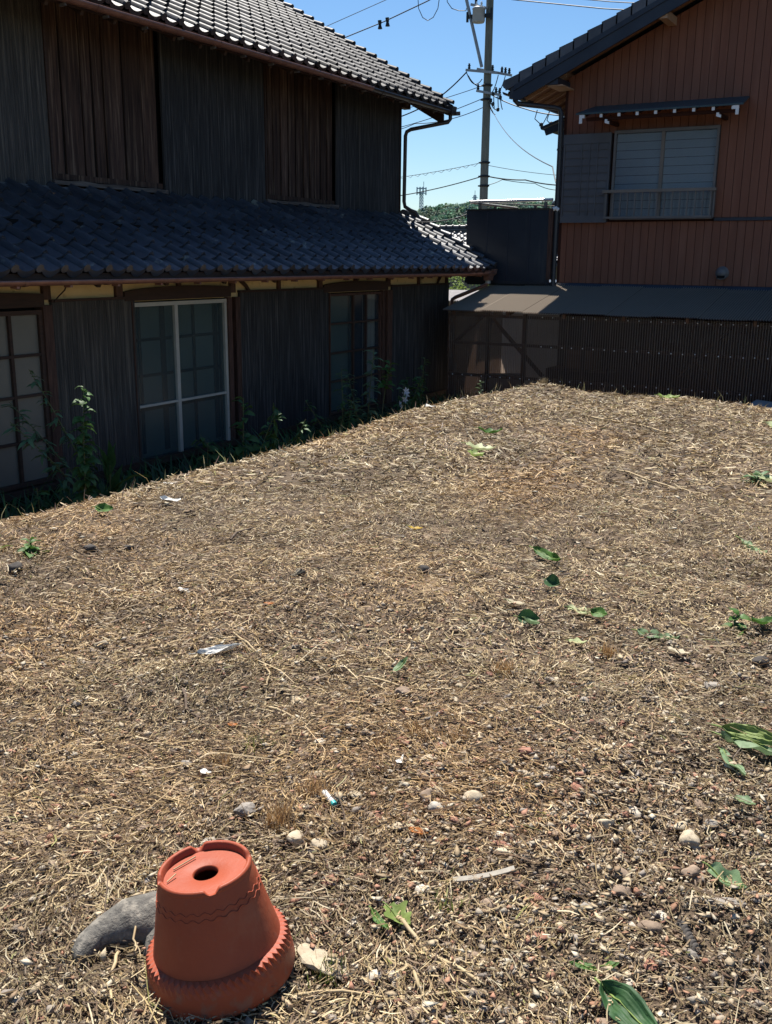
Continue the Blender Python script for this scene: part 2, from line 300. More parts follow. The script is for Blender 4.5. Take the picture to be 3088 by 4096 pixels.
# structural core behind the cladding
core = MB(); core.box(-17, XL - 0.14, 3.0, YE - 0.02, FB, 1.75); core.box(-17, XU - 0.14, 3.0, 16.46, 1.75, 4.35)
core.prism([(-17.2, 4.3), (-9.1, 4.3), (-13.15, 6.45)], 'y', 3.0, 16.44)
obj('wall_core', core, 'room', LH)
def ribbed(name, x, y0, y1, z0, z1, mt, pitch=0.030, amp=0.007, lean=0.0, seed=0):
    rr = random.Random(seed); mb = MB(); n = int(round((y1 - y0) / pitch)); P = []; F = []
    prof = []
    for i in range(n):
        w = 0.75 + 0.5 * rr.random(); a = amp * (0.7 + 0.6 * rr.random()); o = 0.003 * rr.random()
        for t, h in ((0, 0), (0.22, 0.9), (0.5, 1), (0.78, 0.9)): prof.append((y0 + (i + t * min(1, w)) * pitch, x + a * h + o))
    prof.append((y1, x))
    for yy, xx in prof: P += [(xx, yy, z0), (xx + lean, yy, z1)]
    m_ = len(prof)
    F = [(2 * i, 2 * i + 2, 2 * i + 3, 2 * i + 1) for i in range(m_ - 1)]
    mb.add(P, F)
    mb.box(x - 0.03, x - 0.001, y0, y1, z0, z1)
    return mb
gf = [(7.33, 8.535, 0.93, 'rib_grey'), (10.46, 12.575, 0.955, 'rib_black'), (14.49, YE, 0.955, 'rib_black')]
for i, (a, b, zt, mm) in enumerate(gf):
    o = obj('ribbed_wall_panel', ribbed('p', XL + 0.01, a, b, FB + 0.12, zt, mm, seed=i), mm, LH)
    obj('top_batten', B(XL - 0.02, XL + 0.028, a - 0.01, b + 0.005, zt + 0.002, zt + 0.03), 'dark_wood', o)
uf = [(3.0, 8.37), (10.25, 12.42), (14.37, 16.48)]
for i, (a, b) in enumerate(uf):
    o = obj('ribbed_wall_panel', ribbed('p', XU + 0.01, a, b, 2.12, 4.16, 'rib_black', seed=10 + i), 'rib_grey' if i == 0 else 'rib_black', LH)
    obj('corner_batten', B(XU - 0.03, XU + 0.03, b + 0.001, b + 0.03, 2.12, 4.16), 'dark_wood', o)
obj('seam_batten', B(XU + 0.012, XU + 0.026, 15.05, 15.085, 2.15, 4.16), 'rib_grey', LH)
obj('seam_batten', B(XL + 0.012, XL + 0.026, 15.27, 15.30, FB + 0.15, 0.95), 'rib_black', LH)
# side gable wall boards at the far end
obj('gable_wall', B(-17, XU + 0.0, 16.462, 16.48, 1.76, 4.4), 'rib_black', LH)
obj('gable_wall', B(-17, XL - 0.005, 16.585, 16.602, FB, 1.5), 'rib_black', LH)
# plaster band with studs under the eaves
obj('plaster_band', B(XL - 0.13, XL - 0.03, 3.0, YE - 0.03, 0.90, 1.46), 'plaster', LH)
for yy in (3.25, 4.25, 5.27, 6.27, 7.28, 8.31, 9.31, 10.33, 11.35, 12.37, 13.37, 14.39, 15.45, 16.53):
    w = 0.10 if yy in (7.28, 8.31, 10.33, 12.37, 14.39) else 0.055
    obj('stud', B(XL - 0.10, XL + 0.012, yy - w / 2, yy + w / 2, 0.958, 1.42), 'brown_post', LH)
for (a, b, zc, sg) in ((5.3, 7.22, 0.965, 1), (8.37, 10.26, 0.985, 1), (12.43, 14.33, 0.985, 1)):   # bowed lintel beams over the windows
    poly = [(a, zc - 0.075), (b, zc - 0.075)] + [(b - (b - a) * t, zc + 0.025 + 0.055 * math.sin(math.pi * min(1, 0.12 + t * 0.9)) ** 0.5) for t in (0, .12, .25, .4, .55, .7, .82, .92, 1)]
    obj('lintel_beam', MB().prism(poly, 'x', XL - 0.09, XL + 0.03), 'dark_wood', LH)
def curve_brace(y0, z0, y1, z1):
    obj('curved_brace', MB().tube([(XL + 0.0, y0, z0), (XL, y0 + (y1 - y0) * 0.35, z0 + (z1 - z0) * 0.25 - 0.01), (XL, y0 + (y1 - y0) * 0.75, z0 + (z1 - z0) * 0.65), (XL, y1, z1)], [0.03, 0.028, 0.024, 0.022], 6), 'dark_wood', LH)
curve_brace(10.44, 1.15, 10.68, 0.97); curve_brace(16.28, 1.12, 16.15, 0.97)
obj('loose_cord', MB().tube([(XL + 0.03, 7.55, 1.14), (XL + 0.03, 7.50, 1.05), (XL + 0.03, 7.40, 0.98), (XL + 0.035, 7.34, 0.93)], 0.008, 5), 'dark_wood', LH)
obj('floor_sill', B(XL - 0.1, XL + 0.05, 3.0, YE, -1.02, -0.945), 'dark_wood', LH)
obj('foundation', B(XL - 0.12, XL + 0.005, 3.0, YE, FB, -1.022), 'room', LH)
for y0, y1 in ((10.19, 10.27), (10.345, 10.44), (8.475, 8.482), (14.15, 14.23), (14.31, 14.47), (7.20, 7.315), (12.578, 12.60)):
    obj('door_post', B(XL - 0.1, XL + 0.032, y0, y1, -0.943, 0.905), 'brown_post', LH)
def window(y0, y1, z0, z1, frame_mt, fw_, vb, hb, pane_mt, bar_mt, shoji=True, fx=0.0, back='paper', pane_mts=None):
    """sliding glazed doors: outer frame, panes cut by bars, paper screens behind"""
    w = obj('sliding_window', MB().box(XL - 0.06 + fx, XL + fx + 0.01, y0, y1, z1 - fw_, z1).box(XL - 0.06 + fx, XL + fx + 0.01, y0, y1, z0, z0 + fw_)
            .box(XL - 0.058 + fx, XL + fx + 0.008, y0, y0 + fw_, z0 + fw_, z1 - fw_).box(XL - 0.058 + fx, XL + fx + 0.008, y1 - fw_, y1, z0 + fw_, z1 - fw_), frame_mt, LH)
    Y = [y0 + fw_] + [v[0] for v in vb] + [y1 - fw_]; Z = [z0 + fw_] + hb + [z1 - fw_]
    for i in range(len(Y) - 1):
        for j in range(len(Z) - 1):
            obj('pane', B(XL - 0.035 + fx, XL - 0.028 + fx, Y[i], Y[i + 1], Z[j] + 0.002, Z[j + 1] - 0.002), (pane_mts[i] if pane_mts else pane_mt), w)
    for v, t in vb: obj('mullion', B(XL - 0.055 + fx, XL + 0.006 + fx, v - t / 2, v + t / 2, z0 + fw_ + 0.001, z1 - fw_ - 0.001), bar_mt, w)
    for h in hb: obj('rail', B(XL - 0.05 + fx, XL + 0.002 + fx, y0 + fw_ + 0.001, y1 - fw_ - 0.001, h - 0.014, h + 0.014), bar_mt, w)
    obj('paper_screen', B(XL - 0.128, XL - 0.118, y0 + 0.03, y1 - 0.03, z0 + 0.03, z1 - 0.03), back, w)
    return w
window(4.2, 7.20, -0.93, 0.86, 'dark_wood', 0.045, [(5.35, 0.03), (6.05, 0.06), (6.79, 0.035)], [-0.47, 0.0, 0.41], 'frosted_cream', 'dark_wood')
w1 = window(8.483, 10.188, -1.02, 0.885, 'alu', 0.045, [(9.235, 0.055)], [-0.31], 'frosted', 'alu', fx=0.0, back='paper')
for yy in (8.70, 9.66): obj('screen_bar', B(XL - 0.112, XL - 0.098, yy - 0.022, yy + 0.022, -0.9, 0.84), 'dark_wood', w1)
for yy in (9.10, 10.08): obj('screen_bar', B(XL - 0.112, XL - 0.098, yy - 0.04, yy + 0.04, -0.9, 0.84), 'dark_wood', w1)
for zz in (-0.37, 0.03, 0.45): obj('screen_bar', B(XL - 0.114, XL - 0.096, 8.53, 10.14, zz - 0.017, zz + 0.017), 'dark_wood', w1)
w2 = window(12.602, 14.148, -0.93, 0.885, 'brown_post', 0.035, [(13.30, 0.035), (13.69, 0.035)], [-0.43, 0.0, 0.44], 'frosted', 'dark_wood', back='paper', pane_mts=['frosted', 'glass', 'glass'])
obj('curtain', B(XL - 0.10, XL - 0.09, 13.72, 14.10, -0.9, 0.85), 'curtain', w2); obj('dark_gap', B(XL - 0.108, XL - 0.10, 13.31, 13.72, -0.9, 0.85), 'room', w2)
# shutters of the upper floor: each board its own piece
def shutter(bounds, zs, zt):
    s = obj('board_shutter', B(XU - 0.135, XU - 0.085, bounds[0] - 0.02, bounds[-1] + 0.02, zs, zt), 'room', LH)
    for i in range(len(bounds) - 1):
        a, b = bounds[i], bounds[i + 1]; rr = random.Random(i * 7 + int(zs * 100)); g0 = 0.004 + 0.010 * rr.random(); g1 = 0.006 + 0.016 * rr.random(); x = XU - 0.07 + 0.014 * rr.random()
        P = [(a + g0, zs + 0.05), (b - g1 * 1.8, zs + 0.05 + 0.012 * rr.random()), (b - g1, zt), (a + g0 * 0.5, zt)]
        obj('board', MB().prism(P, 'x', XU - 0.083, x), 'shutter_wood', s)
    mid = bounds[len(bounds) // 2]
    obj('meeting_stile', B(XU - 0.05, XU - 0.028, mid - 0.03, mid + 0.02, zs + 0.04, zt), 'shutter_wood', s)
    obj('bottom_rail', B(XU - 0.052, XU - 0.022, bounds[0], bounds[-1], zs + 0.02, zs + 0.085), 'shutter_wood', s)
    n = 8; yl = np.linspace(bounds[0] - 0.02, bounds[-1] + 0.015, n + 1); pz = [random.uniform(-0.014, 0.008) for _ in yl]
    poly = [(yl[0], zs - 0.04), (yl[-1], zs - 0.04)] + [(yl[i], zs + 0.015 + pz[i]) for i in range(n, -1, -1)]
    obj('sill', MB().prism(poly, 'x', XU - 0.06, XU + 0.055), 'sill_wood', LH)
    obj('apron_board', B(XU - 0.06, XU - 0.012, bounds[0] - 0.02, bounds[-1] + 0.02, 2.10, zs - 0.042), 'dark_wood', LH)
shutter([8.38, 8.66, 8.96, 9.14, 9.33, 9.64, 9.96, 10.24], 2.23, 4.16)
shutter([12.43, 12.58, 12.72, 12.92, 13.12, 13.31, 13.52, 13.70, 13.84, 14.02, 14.20, 14.36], 2.23, 4.16)

# roof tiles: wavy pantiles, every one a piece with its own depth
TW, TE = 0.29, 0.265
def tile_mesh(name, mt, eave=False, jit=0, n=15):
    rr = random.Random(jit); mb = MB(); L_ = TE + 0.06; prof = []
    for i in range(n):
        t = i / (n - 1); y = t * TW * 1.02
        if t < 0.32: z = 0.050 * math.sin(math.pi * t / 0.32) ** 0.8
        else: z = -0.034 * math.sin(math.pi * (t - 0.32) / 0.68)
        prof.append((y, z))
    lip = 0.029
    top = [(0, y, z + 0.042) for y, z in prof]; upp = [(-L_, y, z) for y, z in prof]; low = [(-0.004, y, z + 0.042 - lip) for y, z in prof]; lo2 = [(-0.10, y, z + 0.028 - lip) for y, z in prof]
    P = top + upp + low + lo2; F = []
    for i in range(n - 1):
        F += [(i, i + 1, n + i + 1, n + i)]
    mb.add(P, F, True)
    mb.add(top + low + lo2, [(n + i, n + i + 1, i + 1, i) for i in range(n - 1)] + [(2 * n + i, 2 * n + i + 1, n + i + 1, n + i) for i in range(n - 1)])
    mb.add([top[0], low[0], lo2[0], upp[0]], [(0, 1, 2, 3)]); mb.add([top[-1], low[-1], lo2[-1], upp[-1]], [(3, 2, 1, 0)])
    if eave:
        fr = [(0.004, y, z + 0.044) for y, z in prof]; dn = [(0.002, y, z + 0.042 - 0.046 - 0.020 * math.sin(math.pi * min(1, max(0, (y / TW - 0.32) / 0.68)))) for y, z in prof]
        mb.add(fr + dn, [(n + i, n + i + 1, i + 1, i) for i in range(n - 1)])
        k = 10; cy = TW * 0.16; pts = [(0.016, cy + 0.044 * math.cos(2 * math.pi * j / k), 0.046 + 0.044 * math.sin(2 * math.pi * j / k)) for j in range(k)]
        pb = [(-0.02, p[1], p[2]) for p in pts]
        mb.add(pts + pb, [tuple(range(k))] + [(j, k + j, k + (j + 1) % k, (j + 1) % k) for j in range(k)])
    return mb
def verge_mesh(name, mt):
    mb = MB(); k = 8; L_ = TE + 0.03; P = []
    for x, r_, zz in ((0, 0.068, 0.062), (-0.05, 0.064, 0.056), (-L_, 0.050, 0.022)):
        for j in range(k + 1):
            t = math.pi * j / k; P.append((x, -r_ * math.cos(t), zz + r_ * math.sin(t)))
    n = k + 1
    mb.add(P, [(i * n + j, i * n + j + 1, (i + 1) * n + j + 1, (i + 1) * n + j) for i in range(2) for j in range(k)], True)
    mb.add(P[:n], [tuple(range(n - 1, -1, -1))])
    mb.box(-L_, -0.002, 0.048, 0.066, -0.10, 0.045)
    return mb.mesh(name, mt)
def tiled_roof(parent, tl, ex, ez, slope, y_hi, ncol, nrow, mt, limit, cname, keep=lambda p: True):
    """tl: tile name, roof part parent; eave edge at (ex, ez)"""
    c, s = math.cos(slope), math.sin(slope)
    plain = [tile_mesh(tl, mt, jit=i) for i in range(2)]; eav = tile_mesh(tl, mt, eave=True)
    pm = [p.mesh(tl, mt) for p in plain]; em = eav.mesh('eave_tile', mt)
    spots = []
    for r_ in range(nrow):
        for k in range(ncol):
            d = r_ * TE; p = Vector((ex - c * d, y_hi - (k + 1) * TW, ez + s * d)); q_ = p + Vector((0, TW / 2, 0)) - EYE
            spots.append(((q_.length if keep(p) else 1e3 + q_.length), r_, k, p))
    spots.sort(key=lambda a: a[0]); rest = MB()
    for i, (dist, r_, k, p) in enumerate(spots):
        rr = random.Random(r_ * 131 + k); jr = (rr.uniform(-.004, .004), slope + rr.uniform(-.008, .008), rr.uniform(-.008, .008)); pp = p + Vector((rr.uniform(-.007, .007), rr.uniform(-.004, .004), rr.uniform(-.002, .005)))
        if i < limit: put('eave_tile' if r_ == 0 else tl, em if r_ == 0 else pm[i % 2], parent, pp, jr)
        else:
            M_ = Matrix.Translation(pp) @ Matrix.Rotation(jr[1], 4, 'Y'); src = eav if r_ == 0 else plain[0]
            rest.v, off = rest.v + [tuple(M_ @ Vector(v)) for v in src.v], len(rest.v)
            rest.f += [tuple(a + off for a in f) for f in src.f]; rest.sm += src.sm
    if rest.v: tag(obj(cname, rest, mt, parent), kind='stuff')
    vm = verge_mesh('verge_tile', mt)
    for r_ in range(nrow):
        d = r_ * TE; put('verge_tile', vm, parent, (ex - c * d, y_hi + 0.035, ez + s * d), (0, slope, 0))
SL = math.atan2(2.2, 3.95)
# lower roof
lr_ex, lr_ez = -7.50, 1.245
lsl = math.atan2(0.93, 1.68)
nlow = 7
def roof_slab(ex, ez, slope, length, y0, y1, th=0.06, drop=0.035):
    c, s = math.cos(slope), math.sin(slope); up_ = Vector((s, 0, c)); a = Vector((ex, 0, ez)) - up_ * drop; b = Vector((ex - c * length, 0, ez + s * length)) - up_ * drop
    poly = [(a.x, a.z), (b.x, b.z), ((b - up_ * th).x, (b - up_ * th).z), ((a - up_ * th).x, (a - up_ * th).z)]
    return MB().prism(poly, 'y', y0, y1)
lroof = obj('lower_roof', roof_slab(lr_ex - 0.02, lr_ez, lsl, 1.95, 3.0, 16.98), 'dark_wood', LH)
tiled_roof(lroof, 'roof_tile', lr_ex, lr_ez, lsl, 16.97, 40, nlow, 'tile_low', 300, 'hidden_tiles')
# flat ridge courses against the upper wall, mortar under them
for k_, (dx, dz, hh) in enumerate(((0.13, 2.085, 0.028), (0.09, 2.115, 0.026), (0.055, 2.143, 0.024))):
    y = 5.0
    while y < 16.7:
        ln = random.uniform(0.5, 0.95); e = min(16.75, y + ln)
        obj('flashing_tile', B(XU - 0.05, XU + dx + random.uniform(-.006, .006), y, e - 0.006, dz, dz + hh - 0.003), 'tile_low', lroof); y = e
ym = MB()
for i in range(60):
    y = 5 + i * 0.195; ym.box(XU, XU + 0.15 + random.uniform(-0.03, 0.05), y + random.uniform(0, .03), y + random.uniform(.12, .19), 1.99, 2.075 + random.uniform(-0.01, 0.008))
obj('clay_bed', ym, 'clay', lroof)
rc = MB().tube([(XU + 0.02, 16.62, 2.21), (XU + 0.02, 16.97, 2.20)], [0.075, 0.08], 12).tube([(XU + 0.02, 16.975, 2.20), (XU + 0.02, 17.0, 2.20)], 0.095, 14)
obj('ridge_end_tile', rc, 'tile_up', lroof)
for i in range(15):
    yy = 3.4 + i * 1.0; c, s = math.cos(lsl), math.sin(lsl)
    obj('rafter', MB().bar((lr_ex - 0.06, yy, lr_ez - 0.125), (XL - 0.15, yy, lr_ez - 0.125 + math.tan(lsl) * (lr_ex - 0.06 - XL + 0.15)), 0.05, 0.06), 'dark_wood', LH)
# upper roof
ur_ex, ur_ez = -8.46, 4.045
uroof = obj('upper_roof', roof_slab(ur_ex - 0.02, ur_ez, SL, 5.45, 3.0, 17.0), 'dark_wood', LH)
back = MB(); cx_ = ur_ex - math.cos(SL) * 5.45; cz_ = ur_ez + math.sin(SL) * 5.45
back.prism([(cx_, cz_ - 0.03), (cx_ - 4.77, cz_ - 2.67), (cx_ - 4.77, cz_ - 2.75), (cx_, cz_ - 0.11)], 'y', 3.0, 17.0)
obj('rear_roof', back, 'tile_far', LH)
obj('ridge', MB().tube([(cx_, 3.0, cz_ + 0.06), (cx_, 17.05, cz_ + 0.06)], 0.13, 10), 'tile_up', LH)
tiled_roof(uroof, 'roof_tile', ur_ex, ur_ez, SL, 17.0, 40, 20, 'tile_up', 300, 'upper_field_tiles', keep=lambda p: p.y > 7.2)
for i in range(27):
    yy = 4.0 + i * 0.48
    obj('rafter', MB().bar((ur_ex - 0.05, yy, ur_ez - 0.145), (XU - 0.1, yy, ur_ez - 0.145 + math.tan(SL) * (ur_ex - XU + 0.05)), 0.045, 0.06), 'dark_wood', LH)
obj('fascia', B(ur_ex - 0.06, ur_ex - 0.03, 3.0, 16.98, ur_ez - 0.125, ur_ez - 0.01), 'dark_wood', LH)
obj('fascia', B(lr_ex - 0.06, lr_ex - 0.03, 3.0, 16.95, lr_ez - 0.115, lr_ez - 0.01), 'dark_wood', LH)
c, s = math.cos(SL), math.sin(SL)
obj('barge_board', MB().prism([(ur_ex - 0.1, ur_ez - 0.12), (cx_, cz_ - 0.12), (cx_, cz_ - 0.34), (ur_ex - 0.1, ur_ez - 0.30)], 'y', 16.955, 16.985), 'dark_wood', LH)
obj('purlin_end', B(XU - 0.08, XU + 0.05, 16.50, 16.80, 4.02, 4.14), 'dark_wood', LH)
obj('gutter_end_board', MB().bar((ur_ex + 0.0, 17.0, 3.93), (ur_ex + 0.16, 17.1, 3.94), 0.07, 0.06), 'sill_wood', LH)
obj('purlin_end', MB().bar((-8.55, 17.00, 3.99), (-8.40, 17.12, 3.98), 0.06, 0.07), 'sill_wood', LH)
def half_pipe(r_, x, z, y0, y1, th=0.006):
    n = 9; o = [(x - r_ * math.cos(math.pi * i / n), z - r_ * math.sin(math.pi * i / n)) for i in range(n + 1)]; i_ = [(x - (r_ - th) * math.cos(math.pi * k / n), z - (r_ - th) * math.sin(math.pi * k / n)) for k in range(n, -1, -1)]
    mb = MB(); poly = o + i_; m_ = len(poly); P = [(p[0], y0, p[1]) for p in poly] + [(p[0], y1, p[1]) for p in poly]
    mb.add(P, [(i, (i + 1) % m_, (i + 1) % m_ + m_, i + m_) for i in range(m_)], True); return mb
def gutter(name, r_, x, z, y0, y1, mt, step=1.02):
    g = obj(name, half_pipe(r_, x, z, y0, y1), mt, LH); y = y0 + 0.3
    while y < y1:
        obj('gutter_joint', half_pipe(r_ + 0.006, x, z, y, y + 0.05, 0.006), mt, g); y += step
    return g
gu = gutter('upper_gutter', 0.058, ur_ex + 0.055, 3.975, 3.0, 14.15, 'copper')
gd = gutter('upper_gutter', 0.052, ur_ex + 0.050, 3.968, 14.16, 17.02, 'gutter_dark', 0.9)
gl = gutter('lower_gutter', 0.050, lr_ex + 0.035, 1.175, 3.0, 16.94, 'copper')
for i in range(18):
    yy = 6.2 + i * 0.6; obj('gutter_hanger', MB().bar((ur_ex - 0.03, yy, 3.90), (ur_ex + 0.05, yy, 3.905), 0.02, 0.03), 'sill_wood', gu)
for i in range(17):
    yy = 6.3 + i * 0.63; obj('gutter_hanger', MB().bar((lr_ex - 0.04, yy, 1.115), (lr_ex + 0.05, yy, 1.115), 0.03, 0.02), 'copper', gl)
# upper downpipe
ud = obj('upper_downpipe', MB().tube([(-8.41, 16.93, 3.93), (-8.41, 16.93, 3.83), (-8.44, 16.91, 3.78), (-9.05, 16.64, 3.66), (-9.12, 16.61, 3.62), (-9.14, 16.60, 3.55), (-9.14, 16.58, 2.42), (-9.13, 16.60, 2.33), (-9.08, 16.72, 2.27), (-9.02, 16.80, 2.24), (-8.98, 16.82, 2.17), (-8.90, 16.82, 2.05)], 0.034, 10), 'gutter_dark', LH)
obj('hopper', MB().prism([(-8.47, 3.90), (-8.35, 3.90), (-8.33, 4.04), (-8.49, 4.04)], 'y', 16.86, 17.03), 'gutter_dark', ud)
# copper hopper and lower downpipe
ld = obj('lower_downpipe', MB().tube([(-7.50, 16.78, 1.10), (-7.50, 16.78, 1.0), (-7.53, 16.775, 0.96), (-8.08, 16.66, 0.73), (-8.14, 16.65, 0.69), (-8.15, 16.645, 0.62), (-8.15, 16.645, FB)], 0.034, 10), 'copper', LH)
obj('hopper', MB().prism([(-7.55, 1.04), (-7.45, 1.04), (-7.41, 1.21), (-7.56, 1.21)], 'y', 16.70, 16.87), 'copper', ld)
obj('pipe_collar', MB().tube([(-7.50, 16.78, 1.06), (-7.50, 16.78, 0.985)], 0.046, 10), 'alu', ld)
obj('gutter_tip', MB().add([(-7.53, 16.942, 1.14), (-7.41, 16.942, 1.15), (-7.41, 16.942, 1.24), (-7.53, 16.942, 1.23), (-7.44, 17.05, 1.235)], [(0, 1, 2, 3), (1, 0, 4), (2, 1, 4), (3, 2, 4), (0, 3, 4)]), 'copper', gl)

LH.location = (-7.585, 10.638, -1.144); LH.scale = (0.925, 0.925, 0.925)      # scaled about the camera, leaving stud spacing 0.94 m, tiles 0.27 m

# ------------------------------------------------------------------ right house
RH = thing('red_house', 'two-storey house with reddish brown board siding and grey tiled gable on the right', 'house', (-2.0, 16.0, LOW))
YF = 16.0; XC = -5.90; XR = 2.6
def rz(x): return 4.69 + 0.455 * (x + 5.49)          # top edge of the verge tiles
XRG = -1.65
core = MB().prism([(XC + 0.05, LOW), (XR, LOW), (XR, rz(XC) - 0.42), (XRG, rz(XRG) - 0.42), (XC + 0.05, rz(XC) - 0.42)], 'y', YF + 0.05, 24.0)
obj('wall_core', core, 'groove', RH)
WX0, WX1, WZ0, WZ1 = -5.06, -3.47, 2.03, 3.36
pitch = 0.1215; i = 0; x = XC + 0.005
def board(x0, x1, z0, z1a, z1b): obj('siding_board', MB().prism([(x0, z0), (x1, z0), (x1, z1b), (x0, z1a)], 'y', YF - 0.0, YF + 0.047), 'red_siding', RH)
while x < -1.0:
    a, b = x + 0.003, x + pitch - 0.004
    ta, tb = rz(a) - 0.33, rz(b) - 0.33
    board(a, b, 1.045, 2.00, 2.00)
    if b < WX1 + 0.05: board(a, b, 3.37 if a > -5.12 else 3.335, ta, tb)
    else: board(a, b, 2.052, ta, tb)
    x += pitch
obj('siding_return', B(XC - 0.002, XC + 0.06, YF + 0.05, 24.0, 1.0, rz(XC) - 0.3), 'red_siding', RH)
obj('corner_trim', B(XC - 0.012, XC + 0.03, YF - 0.008, YF - 0.001, 1.04, 4.16), 'groove', RH)
obj('belt_trim', B(WX1 + 0.02, 0.5, YF - 0.03, YF + 0.04, 2.004, 2.048), 'navy', RH)
obj('base_flashing', MB().prism([(YF - 0.05, 0.985), (YF + 0.04, 0.985), (YF + 0.04, 1.04), (YF - 0.012, 1.04)], 'x', XC - 0.02, XR), 'navy', RH)
# gable roof
OV = 15.42
def roof_par(z0, z1, y0, y1, xa=-6.66, xb=XRG): return MB().prism([(xa, rz(xa) + z0), (xb, rz(xb) + z0), (xb, rz(xb) + z1), (xa, rz(xa) + z1)], 'y', y0, y1)
rr_ = obj('gable_roof', roof_par(-0.21, -0.08, OV + 0.06, 24.3), 'tile_grey', RH)
for k in range(24):                                    # field tile courses seen on edge, and the verge tiles
    a = -6.70 + k * 0.215; za = rz(a) - 0.155
    mb = MB().prism([(a, za), (a + 0.235, za + 0.235 * 0.455 - 0.012), (a + 0.235, za + 0.235 * 0.455 + 0.128), (a, za + 0.155)], 'y', OV - 0.012, OV + 0.02)
    mb.prism([(a, za + 0.12), (a + 0.235, za + 0.235 * 0.455 + 0.10), (a + 0.235, za + 0.235 * 0.455 + 0.130), (a, za + 0.157)], 'y', OV + 0.021, OV + 0.26)
    o = put('verge_tile', mb.mesh('verge_tile', 'tile_grey'), rr_)
for k in range(24):
    a = -6.70 + k * 0.215; za = rz(a) - 0.155
    obj('tile_course', MB().prism([(a, za + 0.10), (a + 0.235, za + 0.235 * 0.455 + 0.08), (a + 0.235, za + 0.235 * 0.455 + 0.12), (a, za + 0.145)], 'y', OV + 0.265, 24.3), 'tile_grey', rr_)
obj('roof_eave_cap', MB().tube([(-6.68, OV - 0.01, rz(-6.68) - 0.075), (-6.68, 24.2, rz(-6.68) - 0.075)], 0.075, 10), 'tile_grey', rr_)
obj('barge_board', MB().prism([(-6.58, rz(-6.58) - 0.165), (XRG, rz(XRG) - 0.165), (XRG, rz(XRG) - 0.40), (-6.45, rz(-6.45) - 0.42), (-6.56, rz(-6.58) - 0.36)], 'y', OV - 0.002, OV + 0.03), 'navy', RH)
obj('barge_moulding', MB().prism([(-6.56, rz(-6.56) - 0.158), (XRG, rz(XRG) - 0.158), (XRG, rz(XRG) - 0.235), (-6.56, rz(-6.56) - 0.235)], 'y', OV - 0.018, OV - 0.003), 'navy', RH)
other = MB().prism([(XRG, rz(XRG) - 0.05), (XR + 0.8, rz(XRG) - 0.05 - 0.455 * (XR + 0.8 - XRG)), (XR + 0.8, rz(XRG) - 0.25 - 0.455 * (XR + 0.8 - XRG)), (XRG, rz(XRG) - 0.25)], 'y', OV, 24.3)
obj('far_roof_slope', other, 'tile_grey', RH)
sof = obj('soffit', roof_par(-0.245, -0.215, OV + 0.035, 24.2, -6.60, XC + 0.02), 'soffit', RH)
obj('soffit_gable', MB().prism([(XC + 0.025, rz(XC + 0.025) - 0.245), (XRG, rz(XRG) - 0.245), (XRG, rz(XRG) - 0.215), (XC + 0.025, rz(XC + 0.025) - 0.215)], 'y', OV + 0.035, YF + 0.04), 'soffit', RH)
for k in range(14):
    yy = OV + 0.18 + k * 0.36
    obj('rafter', MB().prism([(-6.58, rz(-6.58) - 0.247), (XC - 0.01, rz(XC) - 0.247), (XC - 0.01, rz(XC) - 0.30), (-6.58, rz(-6.58) - 0.30)], 'y', yy, yy + 0.045), 'rafter', sof)
obj('purlin_end', MB().box(XC - 0.13, XC + 0.05, OV + 0.032, YF + 0.02, 4.02, 4.12), 'navy', RH)
obj('purlin_underside', MB().box(XC - 0.125, XC + 0.12, OV + 0.06, YF - 0.004, 4.0, 4.018), 'rafter', RH)
for xx in (-4.3, ):
    obj('purlin_end', MB().box(xx - 0.06, xx + 0.06, OV + 0.032, YF - 0.002, rz(xx) - 0.44, rz(xx) - 0.33), 'rafter', RH)
# gutter and corner downpipe
rg = obj('gutter', half_pipe(0.055, -6.70, rz(-6.66) - 0.19, OV - 0.0, 24.0), 'navy_pipe', RH)
obj('gutter_box', MB().prism([(-6.64, 3.86), (-6.48, 3.86), (-6.46, 4.02), (-6.60, 4.06)], 'y', OV + 0.0, OV + 0.10), 'navy_pipe', rg)
obj('gutter_spout', MB().bar((-6.74, OV + 0.05, 4.06), (-6.58, OV + 0.05, 3.99), 0.08, 0.04), 'gutter_dark', rg)
rd = obj('downpipe', MB().tube([(-6.56, OV + 0.05, 3.90), (-6.56, OV + 0.06, 3.84), (-6.52, OV + 0.09, 3.79), (-6.02, 15.83, 3.74), (-5.955, 15.87, 3.72), (-5.935, 15.885, 3.65), (-5.93, 15.89, 3.5), (-5.93, 15.89, 0.98)], 0.040, 10), 'navy_pipe', RH)
for zz in (1.5, 2.3, 3.1): obj('pipe_clip', MB().tube([(-5.93, 15.89, zz), (-5.93, 15.89, zz + 0.03)], 0.047, 10), 'navy_pipe', rd)
obj('pipe_clip', MB().tube([(-5.98, 15.86, 2.20), (-5.93, 15.86, 2.22), (-5.90, 15.88, 2.19)], 0.035, 8), 'white_cap', rd)
